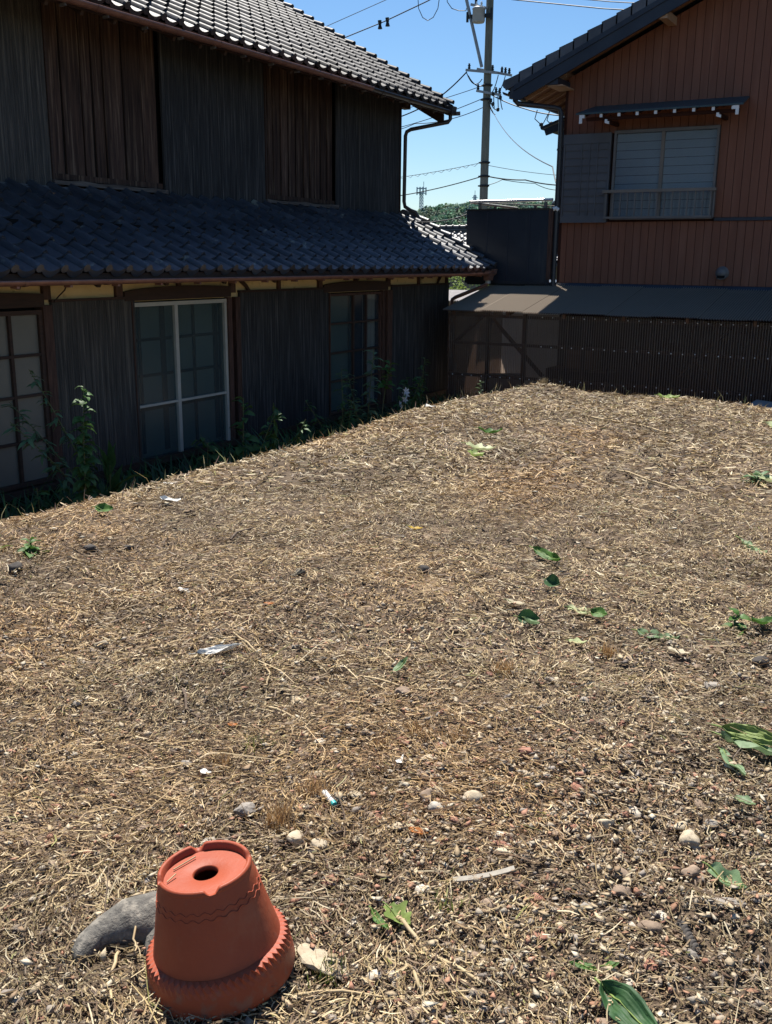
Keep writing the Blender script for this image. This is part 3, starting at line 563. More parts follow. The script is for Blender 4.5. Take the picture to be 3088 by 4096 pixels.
# shutter box beside the window
mat('box_slate', (0.105, 0.104, 0.112), (0.085, 0.085, 0.093), 4, 0.5, spec=0.4, rnd=0.08)
sb = obj('shutter_box', B(-5.865, -5.105, YF - 0.085, YF - 0.001, 2.00, 3.325), 'box_slate', RH)
obj('top_board', B(-5.875, -5.095, YF - 0.10, YF - 0.087, 3.19, 3.335), 'box_slate', sb)
obj('bottom_board', B(-5.87, -5.10, YF - 0.10, YF - 0.087, 1.99, 2.10), 'box_slate', sb)
for xx in (-5.865, -5.57, -5.44, -5.315, -5.125): obj('lattice_bar', B(xx, xx + 0.020 if xx < -5.2 and xx > -5.8 else xx + 0.03, YF - 0.112, YF - 0.087, 2.102, 3.188), 'box_slate', sb)
for k in range(9):
    zz = 2.17 + k * 0.115; obj('lattice_slat', B(-5.834, -5.126, YF - 0.099, YF - 0.0865, zz, zz + 0.085), 'box_slate', sb)
# window with slatted screens
wf = obj('window', MB().box(WX0, WX1, YF - 0.07, YF + 0.03, WZ1 - 0.045, WZ1).box(WX0, WX1, YF - 0.07, YF + 0.03, WZ0, WZ0 + 0.04).box(WX0, WX0 + 0.035, YF - 0.068, YF + 0.028, WZ0 + 0.04, WZ1 - 0.045).box(WX1 - 0.035, WX1, YF - 0.068, YF + 0.028, WZ0 + 0.04, WZ1 - 0.045), 'bronze_alu', RH)
MX = -4.30
obj('meeting_stile', B(MX - 0.025, MX + 0.025, YF - 0.055, YF + 0.0, WZ0 + 0.041, WZ1 - 0.046), 'bronze_light', wf)
for a, b in ((WX0 + 0.036, MX - 0.026), (MX + 0.026, WX1 - 0.036)):
    obj('pane', B(a, b, YF - 0.042, YF - 0.036, WZ0 + 0.042, WZ1 - 0.047), 'glass', wf)
    for k in range(10):
        zz = WZ0 + 0.045 + k * 0.124; obj('blind_slat', MB().prism([(YF - 0.020, zz), (YF - 0.006, zz + 0.002), (YF - 0.006, zz + 0.117), (YF - 0.014, zz + 0.117)], 'x', a, b), 'blind', wf)
obj('room_back', B(WX0 + 0.03, WX1 - 0.03, YF + 0.0, YF + 0.012, WZ0 + 0.04, WZ1 - 0.045), 'room', wf)
gr = obj('window_guard', B(-5.16, -3.42, YF - 0.20, YF - 0.14, 2.43, 2.475), 'bronze_light', RH)
obj('guard_rail', B(-5.13, -3.46, YF - 0.185, YF - 0.155, 2.045, 2.075), 'bronze_alu', gr)
for k in range(15): obj('baluster', B(-5.11 + k * 0.115, -5.09 + k * 0.115, YF - 0.178, YF - 0.162, 2.076, 2.429), 'bronze_alu', gr)
for xx in (-5.14, -3.46): obj('guard_bracket', B(xx, xx + 0.02, YF - 0.138, YF - 0.072, 2.05, 2.46), 'bronze_alu', gr)
# awning over the window
aw = obj('awning', MB().add([(-5.52, 15.40, 3.575), (-3.06, 15.40, 3.575), (-3.10, 16.0, 3.745), (-5.42, 16.0, 3.745), (-5.52, 15.40, 3.55), (-3.06, 15.40, 3.55), (-3.10, 16.0, 3.72), (-5.42, 16.0, 3.72)],
                            [(0, 1, 2, 3), (7, 6, 5, 4), (0, 4, 5, 1), (1, 5, 6, 2), (2, 6, 7, 3), (3, 7, 4, 0)]), 'awning', RH)
for k in range(9):
    xx = -5.40 + k * 0.275; obj('awning_rafter', MB().bar((xx, 15.445, 3.535), (xx, 15.99, 3.69), 0.035, 0.04), 'groove', aw)
    obj('rafter_cap', B(xx - 0.020, xx + 0.020, 15.415, 15.442, 3.50, 3.548), 'white_cap', aw)
for xx, sg in ((-5.44, 1), (-3.14, -1)):
    obj('end_cap', MB().prism([(xx - 0.022 * 1, 3.425), (xx + 0.022, 3.425), (xx + 0.022, 3.50), (xx + 0.06 * sg if sg > 0 else xx + 0.022, 3.50), (xx + 0.06 if sg > 0 else xx + 0.022, 3.548), (xx - 0.022 if sg > 0 else xx - 0.06, 3.548), (xx - 0.022 if sg > 0 else xx - 0.06, 3.50), (xx - 0.022, 3.50)], 'y', 15.405, 15.43), 'white_cap', aw)
for xx in (-5.04, -3.40):
    obj('bracket', MB().bar((xx, 15.47, 3.445), (xx, 15.99, 3.45), 0.05, 0.05), 'groove', aw)
    obj('bracket_cap', MB().prism([(xx - 0.03, 3.42), (xx + 0.035, 3.40), (xx + 0.035, 3.44), (xx + 0.005, 3.445), (xx + 0.005, 3.47), (xx - 0.03, 3.47)], 'y', 15.44, 15.468), 'white_cap', aw)
obj('awning_beam', B(-5.40, -3.14, 15.55, 15.60, 3.475, 3.525), 'groove', aw)
# vent hood
vh = obj('vent_hood', MB().lathe([(0.0, 0.09), (0.045, 0.085), (0.075, 0.055), (0.085, 0.0), (0.10, -0.003), (0.10, -0.01)], 24), 'bronze_alu', RH)
for v in vh.data.vertices: v.co = (v.co.x - 3.26, YF - 0.012 - v.co.z, v.co.y + 1.235)
obj('vent_slot', B(-3.315, -3.205, YF - 0.105, YF - 0.05, 1.165, 1.20), 'room', vh)
obj('vent_lip', MB().tube([(-3.33, YF - 0.07, 1.20), (-3.31, YF - 0.08, 1.155), (-3.26, YF - 0.085, 1.14), (-3.21, YF - 0.08, 1.155), (-3.19, YF - 0.07, 1.20)], 0.009, 6), 'bronze_alu', vh)
# small awning on the side wall, seen past the corner
sa = obj('side_awning', MB().prism([(-6.78, 3.60), (XC - 0.01, 3.90), (XC - 0.01, 3.94), (-6.80, 3.64)], 'y', 17.2, 18.6), 'navy', RH)
obj('side_fascia', MB().prism([(-6.68, 3.50), (XC - 0.02, 3.72), (XC - 0.02, 3.88), (-6.72, 3.60)], 'y', 17.18, 17.22), 'navy', sa)
obj('side_bracket', MB().bar((-6.30, 17.25, 3.60), (XC, 17.25, 3.56), 0.05, 0.05), 'white_cap', sa)
obj('side_frame', B(-6.32, -6.20, 17.0, 17.12, 1.5, 3.55), 'navy_pipe', RH)
obj('side_roof_ornament', MB().tube([(-6.55, 17.4, 2.25), (-6.5, 17.3, 2.36), (-6.35, 17.25, 2.43), (-6.2, 17.2, 2.44)], [0.05, 0.06, 0.065, 0.07], 8), 'navy_pipe', RH)
# balcony
YB = 15.84
bl = obj('balcony', MB().box(-7.51, -5.99, YB, YB + 0.03, 1.012, 2.20).box(-7.51, -7.48, YB + 0.031, 17.9, 1.012, 2.20).box(-7.479, -5.91, YB + 0.031, 17.9, 1.012, 1.05), 'bal_black', RH)
for xx in (-7.13, -6.75, -6.37): obj('panel_joint', B(xx - 0.012, xx + 0.012, YB - 0.008, YB - 0.001, 1.055, 2.17), 'navy', bl)
obj('bottom_rail', B(-7.51, -6.04, YB - 0.014, YB - 0.001, 1.012, 1.052), 'navy_pipe', bl)
obj('balcony_post', B(-6.035, -5.965, YB - 0.02, YB + 0.04, 1.09, 2.215), 'brown_post', bl)
obj('panel_cap', B(-7.52, -6.04, YB - 0.015, YB + 0.045, 2.202, 2.225), 'gutter_dark', bl)
obj('handrail', MB().tube([(-7.46, YB + 0.015, 2.342), (-5.99, YB + 0.015, 2.352)], 0.025, 10), 'alu_bright', bl)
obj('handrail', MB().tube([(-7.46, YB + 0.05, 2.335), (-7.46, 17.9, 2.335)], 0.022, 8), 'alu', bl)
obj('handrail', MB().tube([(-7.15, YB + 0.1, 2.325), (-6.05, 17.6, 2.31)], 0.012, 6), 'alu', bl)
for xx, yy in ((-7.28, YB + 0.015), (-6.11, YB + 0.015), (-7.46, 16.9), (-6.70, 16.9)): obj('rail_post', B(xx - 0.022, xx + 0.022, yy - 0.02, yy + 0.02, 2.226, 2.322), 'bronze_alu', bl)
obj('balcony_underside', B(-7.50, -5.92, YB + 0.05, 17.8, 0.985, 1.010), 'bal_black', bl)
obj('white_packer', B(-7.08, -6.80, YB + 0.06, YB + 0.10, 0.958, 0.984), 'white_cap', bl)

# ------------------------------------------------------------------ lean-to shed of brown plastic sheets
SH = thing('lean_to_shed', 'low lean-to shed of brown translucent corrugated plastic below the red house', 'shed', (-4.0, 14.2, LOW))
YA = 14.2; SX0 = -7.0
def corr(x0, x1, z0, z1, y, pitch_, amp, nz=1, bend=None):
    n = int(round((x1 - x0) / pitch_)); per = 6; P = []; m_ = n * per + 1
    for j in range(nz + 1):
        z = z0 + (z1 - z0) * j / nz
        for i in range(m_): P.append((x0 + i * pitch_ / per, y + amp * math.sin(2 * math.pi * i / per), z))
    return MB().add(P, [(j * m_ + i, j * m_ + i + 1, (j + 1) * m_ + i + 1, (j + 1) * m_ + i) for j in range(nz) for i in range(m_ - 1)], True)
scm = MB().lathe([(0.0, 0.008), (0.006, 0.007), (0.009, 0.003), (0.010, 0.0)], 8).mesh('screw', 'screw')
x = SX0
k = 0
while x < 1.5:
    sh = obj('wall_sheet', corr(x, x + 0.684, -1.30 + random.uniform(-0.03, 0.03), 0.615, YA + (0.004 if k % 2 else 0.0), 0.036, 0.0125), 'poly_wall' if x < -5.9 else 'poly_wall_shaded', SH)
    for zz in (0.575, 0.14, -0.36):
        for xx in (0.10, 0.27, 0.43, 0.60):
            if x + xx > -5.6 or zz < -0.2: put('screw', scm, sh, (x + xx, YA - 0.014, zz + random.uniform(-.006, .006)), (R(90), 0, 0))
    x += 0.648; k += 1
zs_, ze_ = 0.655, 1.0
def roof_sheet(x0, x1, ya, yb, mt, lift=0.0):
    n = int(round((x1 - x0) / 0.036)); per = 6; m_ = n * per + 1; P = []
    for yy in (ya, yb):
        zz = zs_ + (ze_ - zs_) * (yy - YA) / (YF - YA) + lift
        for i in range(m_): P.append((x0 + i * 0.036 / per, yy, zz + 0.0125 * math.sin(2 * math.pi * i / per)))
    return MB().add(P, [(i, i + 1, m_ + i + 1, m_ + i) for i in range(m_ - 1)], True)
x = SX0 - 0.06; k = 0
while x < 1.5:
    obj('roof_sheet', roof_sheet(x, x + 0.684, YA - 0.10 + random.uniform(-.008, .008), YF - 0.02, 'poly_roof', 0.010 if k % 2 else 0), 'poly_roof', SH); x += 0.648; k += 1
for xx in (-6.96, -6.35, -5.75, -4.8, -3.85, -2.9, -1.95, -1.0):
    obj('post', B(xx - 0.028, xx + 0.028, YA + 0.062, YA + 0.112, LOW, 0.60), 'shed_wood', SH)
for zz in (0.56, 0.14, -0.36, -0.86): obj('rail', B(SX0, 1.5, YA + 0.016, YA + 0.060, zz - 0.022, zz + 0.022), 'shed_wood', SH)
for xx in (-6.9, -6.0, -5.1, -4.2, -3.3, -2.4, -1.5): obj('purlin_rafter', MB().bar((xx, YA - 0.03, zs_ - 0.055), (xx, YF - 0.05, ze_ - 0.055), 0.04, 0.07), 'shed_wood', SH)
for yy in (YA + 0.55, YA + 1.1): obj('purlin', B(SX0, 1.5, yy - 0.02, yy + 0.02, zs_ + (ze_ - zs_) * (yy - YA) / (YF - YA) - 0.055, zs_ + (ze_ - zs_) * (yy - YA) / (YF - YA) - 0.016), 'shed_wood', SH)
obj('brace', MB().bar((-6.38, YA + 0.14, 0.58), (-5.45, YA + 0.14, -0.32), 0.03, 0.11, (0, 1, 0)), 'shed_wood', SH)
obj('brace', MB().bar((-6.42, YA + 0.14, 0.60), (-6.98, YA + 0.14, 0.10), 0.03, 0.11, (0, 1, 0)), 'shed_wood', SH)
obj('brace', MB().bar((-3.4, YA + 0.14, -0.2), (-2.75, YA + 0.14, 0.5), 0.03, 0.10, (0, 1, 0)), 'shed_wood', SH)
obj('brace', MB().bar((-2.75, YA + 0.14, -0.45), (-3.2, YA + 0.14, 0.08), 0.03, 0.09, (0, 1, 0)), 'shed_wood', SH)
obj('added_backdrop_sheet', corr(SX0, SX0 + 1.088, -1.30, 0.85, YF + 0.35, 0.032, 0.0075), 'poly_backdrop', SH)  # added sheet that catches the sun, a bright backdrop behind the open end
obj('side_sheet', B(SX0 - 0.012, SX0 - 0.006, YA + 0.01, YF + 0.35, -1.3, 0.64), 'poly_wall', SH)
# things kept behind the plastic
tag(obj('storage_box', MB().box(-5.42, -4.95, 15.2, 15.6, -0.27, 0.02).box(-5.44, -4.93, 15.18, 15.62, 0.02, 0.05), 'soffit'), 'pale brown box seen dimly behind the shed sheets beneath the balcony', 'box')
tag(obj('storage_shelf', MB().box(-5.7, -4.6, 15.15, 15.65, -0.31, -0.28).box(-5.7, -5.66, 15.15, 15.65, LOW, -0.31).box(-4.64, -4.6, 15.15, 15.65, LOW, -0.31).box(-5.7, -4.6, 15.15, 15.65, -0.85, -0.82), 'shed_wood'), 'wooden shelf dimly visible behind the corrugated plastic wall', 'shelf')
tag(obj('garden_board', MB().prism([(-6.95, -1.3), (-6.2, -1.3), (-6.2, -0.42), (-6.95, -0.47)], 'y', 15.4, 15.43), 'slate_sheet'), 'pale board leaning inside the left end of the plastic shed', 'board')
tag(obj('water_tub', MB().lathe([(0.0, 0.02), (0.20, 0.02), (0.26, 0.42), (0.285, 0.43), (0.285, 0.46), (0.25, 0.45), (0.19, 0.06), (0.0, 0.05)], 24, (-6.72, 13.75, LOW)), 'steel'), 'grey blue plastic tub standing at the foot of the shed wall', 'tub')
tag(obj('metal_box', MB().prism([(-2.36, LOW), (-1.7, LOW), (-1.7, -0.42), (-2.24, -0.38)], 'y', 13.3, 13.9), 'steel'), 'grey metal box half hidden at the right edge of the shed', 'box')
tag(obj('black_hose', MB().tube([(-2.55, 13.0, -0.68), (-2.2, 13.0, -0.60), (-1.8, 13.0, -0.42), (-1.4, 13.0, -0.3)], 0.022, 8), 'cable'), 'black hose rising past the grey metal box at the right edge', 'hose')

# ------------------------------------------------------------------ behind the houses
FS = thing('small_shed', 'small shed with grey corrugated roof in the gap between the two houses', 'shed', (-9.4, 20.2, LOW))
mb = MB(); n = 60
P = []
for yy, zz in ((18.2, 0.60), (20.2, 0.74)):
    for i in range(n * 6 + 1): P.append((-10.6 + i * 0.05 / 6 * 1.0, yy, zz + 0.012 * math.sin(2 * math.pi * i / 6)))
m_ = n * 6 + 1
obj('roof_sheet', mb.add(P, [(i, i + 1, m_ + i + 1, m_ + i) for i in range(m_ - 1)], True), 'slate_sheet', FS)
obj('wall', B(-10.5, -7.7, 18.35, 20.1, LOW, 0.57), 'house_wall', FS)
FH = thing('tiled_house', 'low house with pale shining tiled roof in the gap beyond the lower roof', 'house', (-15, 36, LOW))
obj('wall', B(-26, -8, 35.4, 42, LOW, 1.6), 'house_wall', FH)
def far_roof():
    """pantile field facing the camera, each course stepped"""
    mb = MB(); rows = 11; cols = 64; ex, ez, sl = 34.4, 1.35, math.atan2(1.15, 3.1); c, s = math.cos(sl), math.sin(sl); n = 6
    for r_ in range(rows):
        for k in range(cols):
            x0 = -26.4 + k * 0.29; d0 = r_ * 0.30; P = []
            for (d, lift) in ((d0, 0.03), (d0 + 0.34, 0.0)):
                for i in range(n):
                    t = i / (n - 1); z = 0.05 * math.sin(math.pi * t / 0.35) if t < 0.35 else -0.022 * math.sin(math.pi * (t - 0.35) / 0.65)
                    P.append((x0 + t * 0.29, ex + c * d - s * (z + lift), ez + s * d + c * (z + lift)))
            P += [(p[0], p[1] + 0.004, p[2] - 0.03) for p in P[:n]]
            mb.add(P, [(i, i + 1, n + i + 1, n + i) for i in range(n - 1)] + [(2 * n + i, 2 * n + i + 1, i + 1, i) for i in range(n - 1)], True)
    return mb
fr = tag(obj('roof_tiles', far_roof(), 'tile_far', FH), kind='stuff')
obj('roof_slab', MB().prism([(34.4, 1.30), (37.5, 2.42), (40.6, 1.30), (40.6, 1.2), (37.5, 2.3), (34.4, 1.2)], 'x', -26.4, -7.8), 'tile_far', FH)
rd_ = obj('ridge', B(-26.4, -7.8, 37.35, 37.65, 2.42, 2.60), 'tile_far', FH)
obj('ridge_cap', MB().tube([(-26.4, 37.5, 2.66), (-7.8, 37.5, 2.66)], 0.085, 10), 'tile_far', rd_)
for k in range(46): obj('ridge_clip', MB().tube([(-22 + k * 0.30, 37.5, 2.66), (-21.95 + k * 0.30, 37.5, 2.66)], 0.12, 8), 'gutter_dark', rd_)
obj('ridge_band', B(-26.4, -7.8, 37.33, 37.67, 2.50, 2.545), 'gutter_dark', rd_)

def leafy(name, label, cat, loc, rx, ry, rz_, nleaf, size, mt, seed, trunk=None, group=None):
    """bush or tree crown of many leaf-sized faces"""
    g = np.random.default_rng(seed); t = thing(name, label, cat, loc, group, absolute=False)
    nb = 14; cen = g.normal(size=(nb, 3)); cen /= np.linalg.norm(cen, axis=1)[:, None]; cen *= g.uniform(0.2, 0.75, (nb, 1)); rad = g.uniform(0.28, 0.5, nb)
    which = g.integers(0, nb, nleaf); d = g.normal(size=(nleaf, 3)); d /= np.linalg.norm(d, axis=1)[:, None]
    p = (cen[which] + d * (rad[which] * g.uniform(0.75, 1.05, nleaf))[:, None]) * np.array([rx, ry, rz_]); p[:, 2] += rz_ * 0.95
    a = g.normal(size=(nleaf, 3)); a /= np.linalg.norm(a, axis=1)[:, None]; b = np.cross(a, g.normal(size=(nleaf, 3))); b /= np.linalg.norm(b, axis=1)[:, None]
    sz = size * g.uniform(0.6, 1.3, nleaf)[:, None]
    V = np.stack([p - a * sz, p + b * sz * 0.45, p + a * sz, p - b * sz * 0.45], 1).reshape(-1, 3)
    me = bpy.data.meshes.new('crown'); me.from_pydata(V.tolist(), [], np.arange(len(V)).reshape(-1, 4).tolist()); me.materials.append(MT[mt]); put('crown', me, t)
    put('trunk', MB().tube([(0, 0, 0), (0.02, 0.01, rz_ * 0.5), (0, 0.02, rz_ * 1.2)], [0.05 * rz_, 0.035 * rz_, 0.015 * rz_], 7).mesh('trunk', 'twig'), t)
    return t
leafy('garden_bush', 'sunlit green bush in the gap behind the lower roof corner', 'bush', (-11.35, 23.4, LOW), 1.0, 0.9, 1.30, 5200, 0.055, 'leaf_lime', 3)
leafy('garden_bush', 'green bush low beside the balcony foot behind the copper hopper', 'bush', (-10.35, 23.2, LOW), 0.8, 0.8, 1.20, 3600, 0.055, 'leaf_green', 4)

# wooded hill far behind
def hz(x, y):
    u_ = (x * 0.905 + y * 0.425); v_ = (-x * 0.425 + y * 0.905)      # across, away
    prof = 22.6 + 1.6 * np.sin(u_ / 19.0 + 0.5) + 3.0 * fbm(u_, u_ * 0, 0.02, 2, 4) - 4.5 * np.clip((-u_ - 16) / 16.0, 0, 3)
    return LOW + prof * np.exp(-((v_ - 448) / 60.0) ** 2)
U, V_ = np.meshgrid(np.linspace(-150, 240, 60), np.linspace(330, 560, 30), indexing='ij')
HX = U * 0.905 - V_ * 0.425; HY = U * 0.425 + V_ * 0.905; HZ = hz(HX, HY) - 1.5
I = np.arange(HX.size).reshape(HX.shape); F = np.stack([I[:-1, :-1], I[1:, :-1], I[1:, 1:], I[:-1, 1:]], -1).reshape(-1, 4)
me = bpy.data.meshes.new('hill'); me.from_pydata(np.stack([HX, HY, HZ], -1).reshape(-1, 3).tolist(), [], F.tolist()); me.materials.append(MT['hill'])
tag(put('hill', me), 'low hill rising far behind the houses', 'hill', kind='structure')
g = np.random.default_rng(5); n = 2600
u_ = g.uniform(-90, 160, n); v_ = g.uniform(385, 450, n); cxs = u_ * 0.905 - v_ * 0.425; cys = u_ * 0.425 + v_ * 0.905; czs = hz(cxs, cys) - 1.3
kk = 46
rad = g.uniform(1.3, 2.6, n); d = g.normal(size=(n, kk, 3)); d /= np.linalg.norm(d, axis=2)[:, :, None]; d[:, :, 2] = np.abs(d[:, :, 2]) * 1.25
p = np.stack([cxs, cys, czs], -1)[:, None, :] + d * (rad[:, None] * g.uniform(0.7, 1.1, (n, kk)))[:, :, None]
a = g.normal(size=(n, kk, 3)); a /= np.linalg.norm(a, axis=2)[:, :, None]; b = np.cross(a, d); b /= (np.linalg.norm(b, axis=2)[:, :, None] + 1e-6)
sz = g.uniform(0.35, 0.75, (n, kk, 1)); V = np.stack([p - a * sz, p + b * sz, p + a * sz, p - b * sz], 2).reshape(-1, 3)
me = bpy.data.meshes.new('wooded_hillside'); me.vertices.add(len(V)); me.vertices.foreach_set('co', V.ravel()); F = np.arange(len(V), dtype=np.int32)
me.loops.add(len(V)); me.loops.foreach_set('vertex_index', F); me.polygons.add(len(V) // 4); me.polygons.foreach_set('loop_start', F[::4].copy()); me.update(calc_edges=True)
base = np.stack([g.uniform(0.11, 0.19, n), g.uniform(0.18, 0.27, n), g.uniform(0.13, 0.18, n), np.ones(n)], -1)  # greens paled in the colour itself to imitate distance haze
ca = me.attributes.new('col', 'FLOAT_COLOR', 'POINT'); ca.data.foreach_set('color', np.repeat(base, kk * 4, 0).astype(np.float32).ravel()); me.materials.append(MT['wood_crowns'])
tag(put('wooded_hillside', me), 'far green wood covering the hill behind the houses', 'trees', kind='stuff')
def mast(name, label, x, y, z0, z1, w, plat):
    t = thing(name, label, 'mast', (x, y, z0)); mb = MB(); rr = 0.16
    for sx, sy in ((-1, -1), (1, -1), (1, 1), (-1, 1)): mb.tube([(x + sx * w, y + sy * w, z0 - 6), (x + sx * w * 0.6, y + sy * w * 0.6, z1)], rr, 5)
    k = 0; z = z0 - 6
    while z < z1 - 1:
        for a, b in (((-1, -1), (1, -1)), ((1, -1), (1, 1)), ((1, 1), (-1, 1)), ((-1, 1), (-1, -1))):
            mb.tube([(x + a[0] * w * 0.9, y + a[1] * w * 0.9, z), (x + b[0] * w * 0.9, y + b[1] * w * 0.9, z + 1.3)], rr * 0.6, 4)
        z += 1.3
    obj('lattice', mb, 'mast', t)
    if plat:
        pm_ = MB()
        for zz in (z1 - 0.2, z1 + 1.7):
            pm_.box(x - 1.5, x + 1.5, y - 1.5, y + 1.5, zz, zz + 0.35)
        for sx, sy in ((-1.4, -1.4), (1.4, -1.4), (1.4, 1.4), (-1.4, 1.4), (0, -1.4)): pm_.box(x + sx - 0.2, x + sx + 0.2, y + sy - 0.2, y + sy + 0.2, z1 - 0.8, z1 + 2.4)
        obj('platform', pm_, 'mast', t); obj('antenna', MB().tube([(x + 1.0, y, z1), (x + 1.0, y, z1 + 4.6)], 0.13, 5), 'mast', t)
    else: 
        for zz in (z1 - 2.4, z1 - 1.2): obj('cross_arm', B(x - 1.2, x + 1.2, y - 0.15, y + 0.15, zz, zz + 0.3), 'mast', t)
        obj('spike', MB().tube([(x, y, z1), (x, y, z1 + 1.8)], 0.12, 5), 'mast', t)
mast('radio_mast', 'lattice radio mast with platform standing on the hill left of the pole', -206.3, 389.5, 23.5, 28.6, 0.75, True)
mast('power_pylon', 'tiny lattice pylon with cross arms on the hill beside the pole', -186.4, 400.5, 24.5, 28.0, 0.55, False)

# ------------------------------------------------------------------ utility pole and cables
UP = thing('utility_pole', 'concrete utility pole with cross arms and transformer between the houses', 'pole', (-20.03, 44.0, LOW))
PX, PY = -20.03, 44.0
obj('pole_shaft', MB().tube([(PX, PY, LOW), (PX, PY, 14.8)], [0.21, 0.155], 16), 'concrete', UP)
def crossarm(a, b, ins, w=0.10):
    o = obj('cross_arm', MB().bar(a, b, w, w), 'steel', UP); a = Vector(a); b = Vector(b)
    for t in ins:
        p_ = a.lerp(b, t); obj('insulator', MB().lathe([(0.0, 0.26), (0.05, 0.24), (0.04, 0.19), (0.075, 0.16), (0.045, 0.11), (0.07, 0.06), (0.05, 0.0)], 8, (p_.x, p_.y, p_.z + 0.04)), 'cable', o)
crossarm((-21.02, 43.80, 9.74), (-19.45, 43.80, 9.50), [0.10])
crossarm((-20.66, 44.22, 9.82), (-18.95, 44.22, 9.42), [0.45, 0.72, 0.82, 0.93])
crossarm((-20.45, 43.78, 8.82), (-19.25, 43.78, 8.56), [0.06, 0.8, 0.95])
crossarm((-20.86, 43.80, 12.44), (-20.05, 43.80, 12.2), [0.3])
obj('strut', MB().tube([(-21.25, 43.72, 13.3), (-20.22, 43.75, 9.80)], 0.075, 8), 'steel', UP)
tf = obj('transformer', MB().lathe([(0.0, 0.0), (0.25, 0.02), (0.28, 0.08), (0.28, 0.56), (0.30, 0.57), (0.30, 0.60), (0.22, 0.66), (0.0, 0.68)], 18, (-20.40, 43.66, 11.60)), 'transformer', UP)
for dx in (-0.12, 0.12): obj('bushing', MB().lathe([(0.05, 0.0), (0.04, 0.1), (0.06, 0.12), (0.03, 0.22), (0.0, 0.24)], 8, (-20.40 + dx, 43.66, 12.25)), 'porcelain', tf)
obj('hanger_bracket', MB().bar((-20.95, 43.7, 11.92), (-19.82, 43.7, 11.88), 0.08, 0.16).bar((-20.97, 43.7, 11.70), (-20.97, 43.7, 12.12), 0.07, 0.09).bar((-19.80, 43.7, 11.70), (-19.80, 43.7, 12.18), 0.07, 0.09), 'cable', tf)
for zz in (5.74, 5.14, 4.72, 8.45, 9.05): obj('pole_band', MB().lathe([(0.20, 0.0), (0.215, 0.0), (0.215, 0.09), (0.20, 0.09)], 16, (PX, PY, zz - 0.05)).box(PX - 0.30, PX + 0.26, PY - 0.03, PY + 0.03, zz - 0.03, zz + 0.03), 'cable', UP)
for (a, b, sag) in (((-21.0, 43.8, 9.65), (-20.2, 43.8, 9.3), 0.35), ((-20.9, 43.8, 9.5), (-20.2, 43.8, 9.0), 0.15), ((-19.5, 44.0, 9.45), (-19.7, 43.8, 8.7), 0.12), ((-19.2, 44.1, 9.4), (-19.5, 43.8, 8.75), 0.25), ((-19.4, 43.8, 8.62), (-19.35, 43.8, 7.95), 0.06), ((-19.3, 43.8, 8.6), (-19.15, 43.8, 7.95), 0.1), ((-19.8, 43.8, 8.4), (-19.3, 43.8, 8.0), 0.2), ((-19.85, 43.8, 8.3), (-19.5, 43.8, 7.75), 0.1), ((-19.6, 43.8, 8.5), (-19.55, 43.8, 8.05), 0.1)):
    a = Vector(a); b = Vector(b); obj('jumper_wire', MB().tube([a.lerp(b, t / 8) + Vector((0, 0, -4 * sag * (t / 8) * (1 - t / 8))) for t in range(9)], 0.022, 5), 'cable', UP)
for p_ in ((-19.72, 43.75, 8.35), (-19.60, 43.75, 8.2), (-19.35, 43.75, 7.95), (-19.25, 43.75, 8.45), (-19.6, 43.75, 8.62)): obj('terminal_cap', MB().lathe([(0.0, -0.09), (0.07, -0.06), (0.075, 0.05), (0.0, 0.10)], 7, p_), 'cable', UP)
def cable(label, pts, r_=0.02, sag=0.0, seg=14, name='overhead_cable', extra=None):  # cable points precomputed from image pixels at assumed depths
    P = []
    for a, b in zip(pts[:-1], pts[1:]):
        a = Vector(a); b = Vector(b); P += [a.lerp(b, t / seg) + Vector((0, 0, -4 * sag * (t / seg) * (1 - t / seg))) for t in range(seg)]
    P.append(Vector(pts[-1])); mb = MB().tube(P, r_, 5)
    if extra: extra(mb, P)
    return tag(obj(name, mb, 'cable'), label, 'cable', 'overhead cables')
cable('thin topmost cable rising from the black house ridge towards the pole top', [(-40, 46.8, 10.45), (-34.2, 46, 11.8), (-21.0, 44.2, 14.3)], 0.016)
def clips(mb, P):
    for c_ in ((-26.84, 46, 12.66), (-26.41, 46, 12.74)): mb.tube([(c_[0], c_[1] - 0.05, c_[2] + 0.12), (c_[0] + 0.02, c_[1] - 0.05, c_[2] - 0.06)], [0.10, 0.08], 8).tube([(c_[0] + 0.02, c_[1] - 0.05, c_[2] - 0.06), (c_[0] + 0.03, c_[1] - 0.05, c_[2] - 0.26)], [0.06, 0.12], 8)
cable('heavier cable carrying two black clips above the tiled roof', [(-38.5, 46, 9.95), (-32.6, 46, 11.36), (-26.6, 46, 12.72), (-23.4, 44.4, 12.96), (-20.1, 44.0, 13.9)], 0.028, extra=clips)
cable('hanging cable loop left of the transformer at the top edge', [(-23.7, 44, 13.4), (-23.62, 44, 12.6), (-23.4, 44, 12.2), (-23.13, 44, 12.04), (-22.85, 44, 12.15), (-22.62, 44, 12.5), (-22.5, 44, 13.3)], 0.018, seg=3)
cable('slack wire looping from the top edge to the pole strut', [(-22.15, 43.9, 13.3), (-22.1, 43.9, 12.7), (-21.86, 43.9, 12.4), (-21.5, 43.9, 12.27), (-21.13, 43.85, 12.22), (-21.0, 43.8, 12.5)], 0.018, seg=3)
cable('dark cable dropping from the upper cross arm behind the roof corner', [(-20.98, 43.8, 9.66), (-22.53, 44, 8.67), (-24.56, 44, 7.97), (-27, 44, 7.3)], 0.03, 0.06)
cable('faint cable leaving the pole just below the upper cross arm', [(-20.2, 44, 9.07), (-27, 46.3, 8.55)], 0.016, 0.12)
cable('faint cable leaving the pole at the lower cross arm', [(-20.2, 44, 8.52), (-25.6, 46, 7.79), (-28, 46.5, 7.45)], 0.018, 0.08)
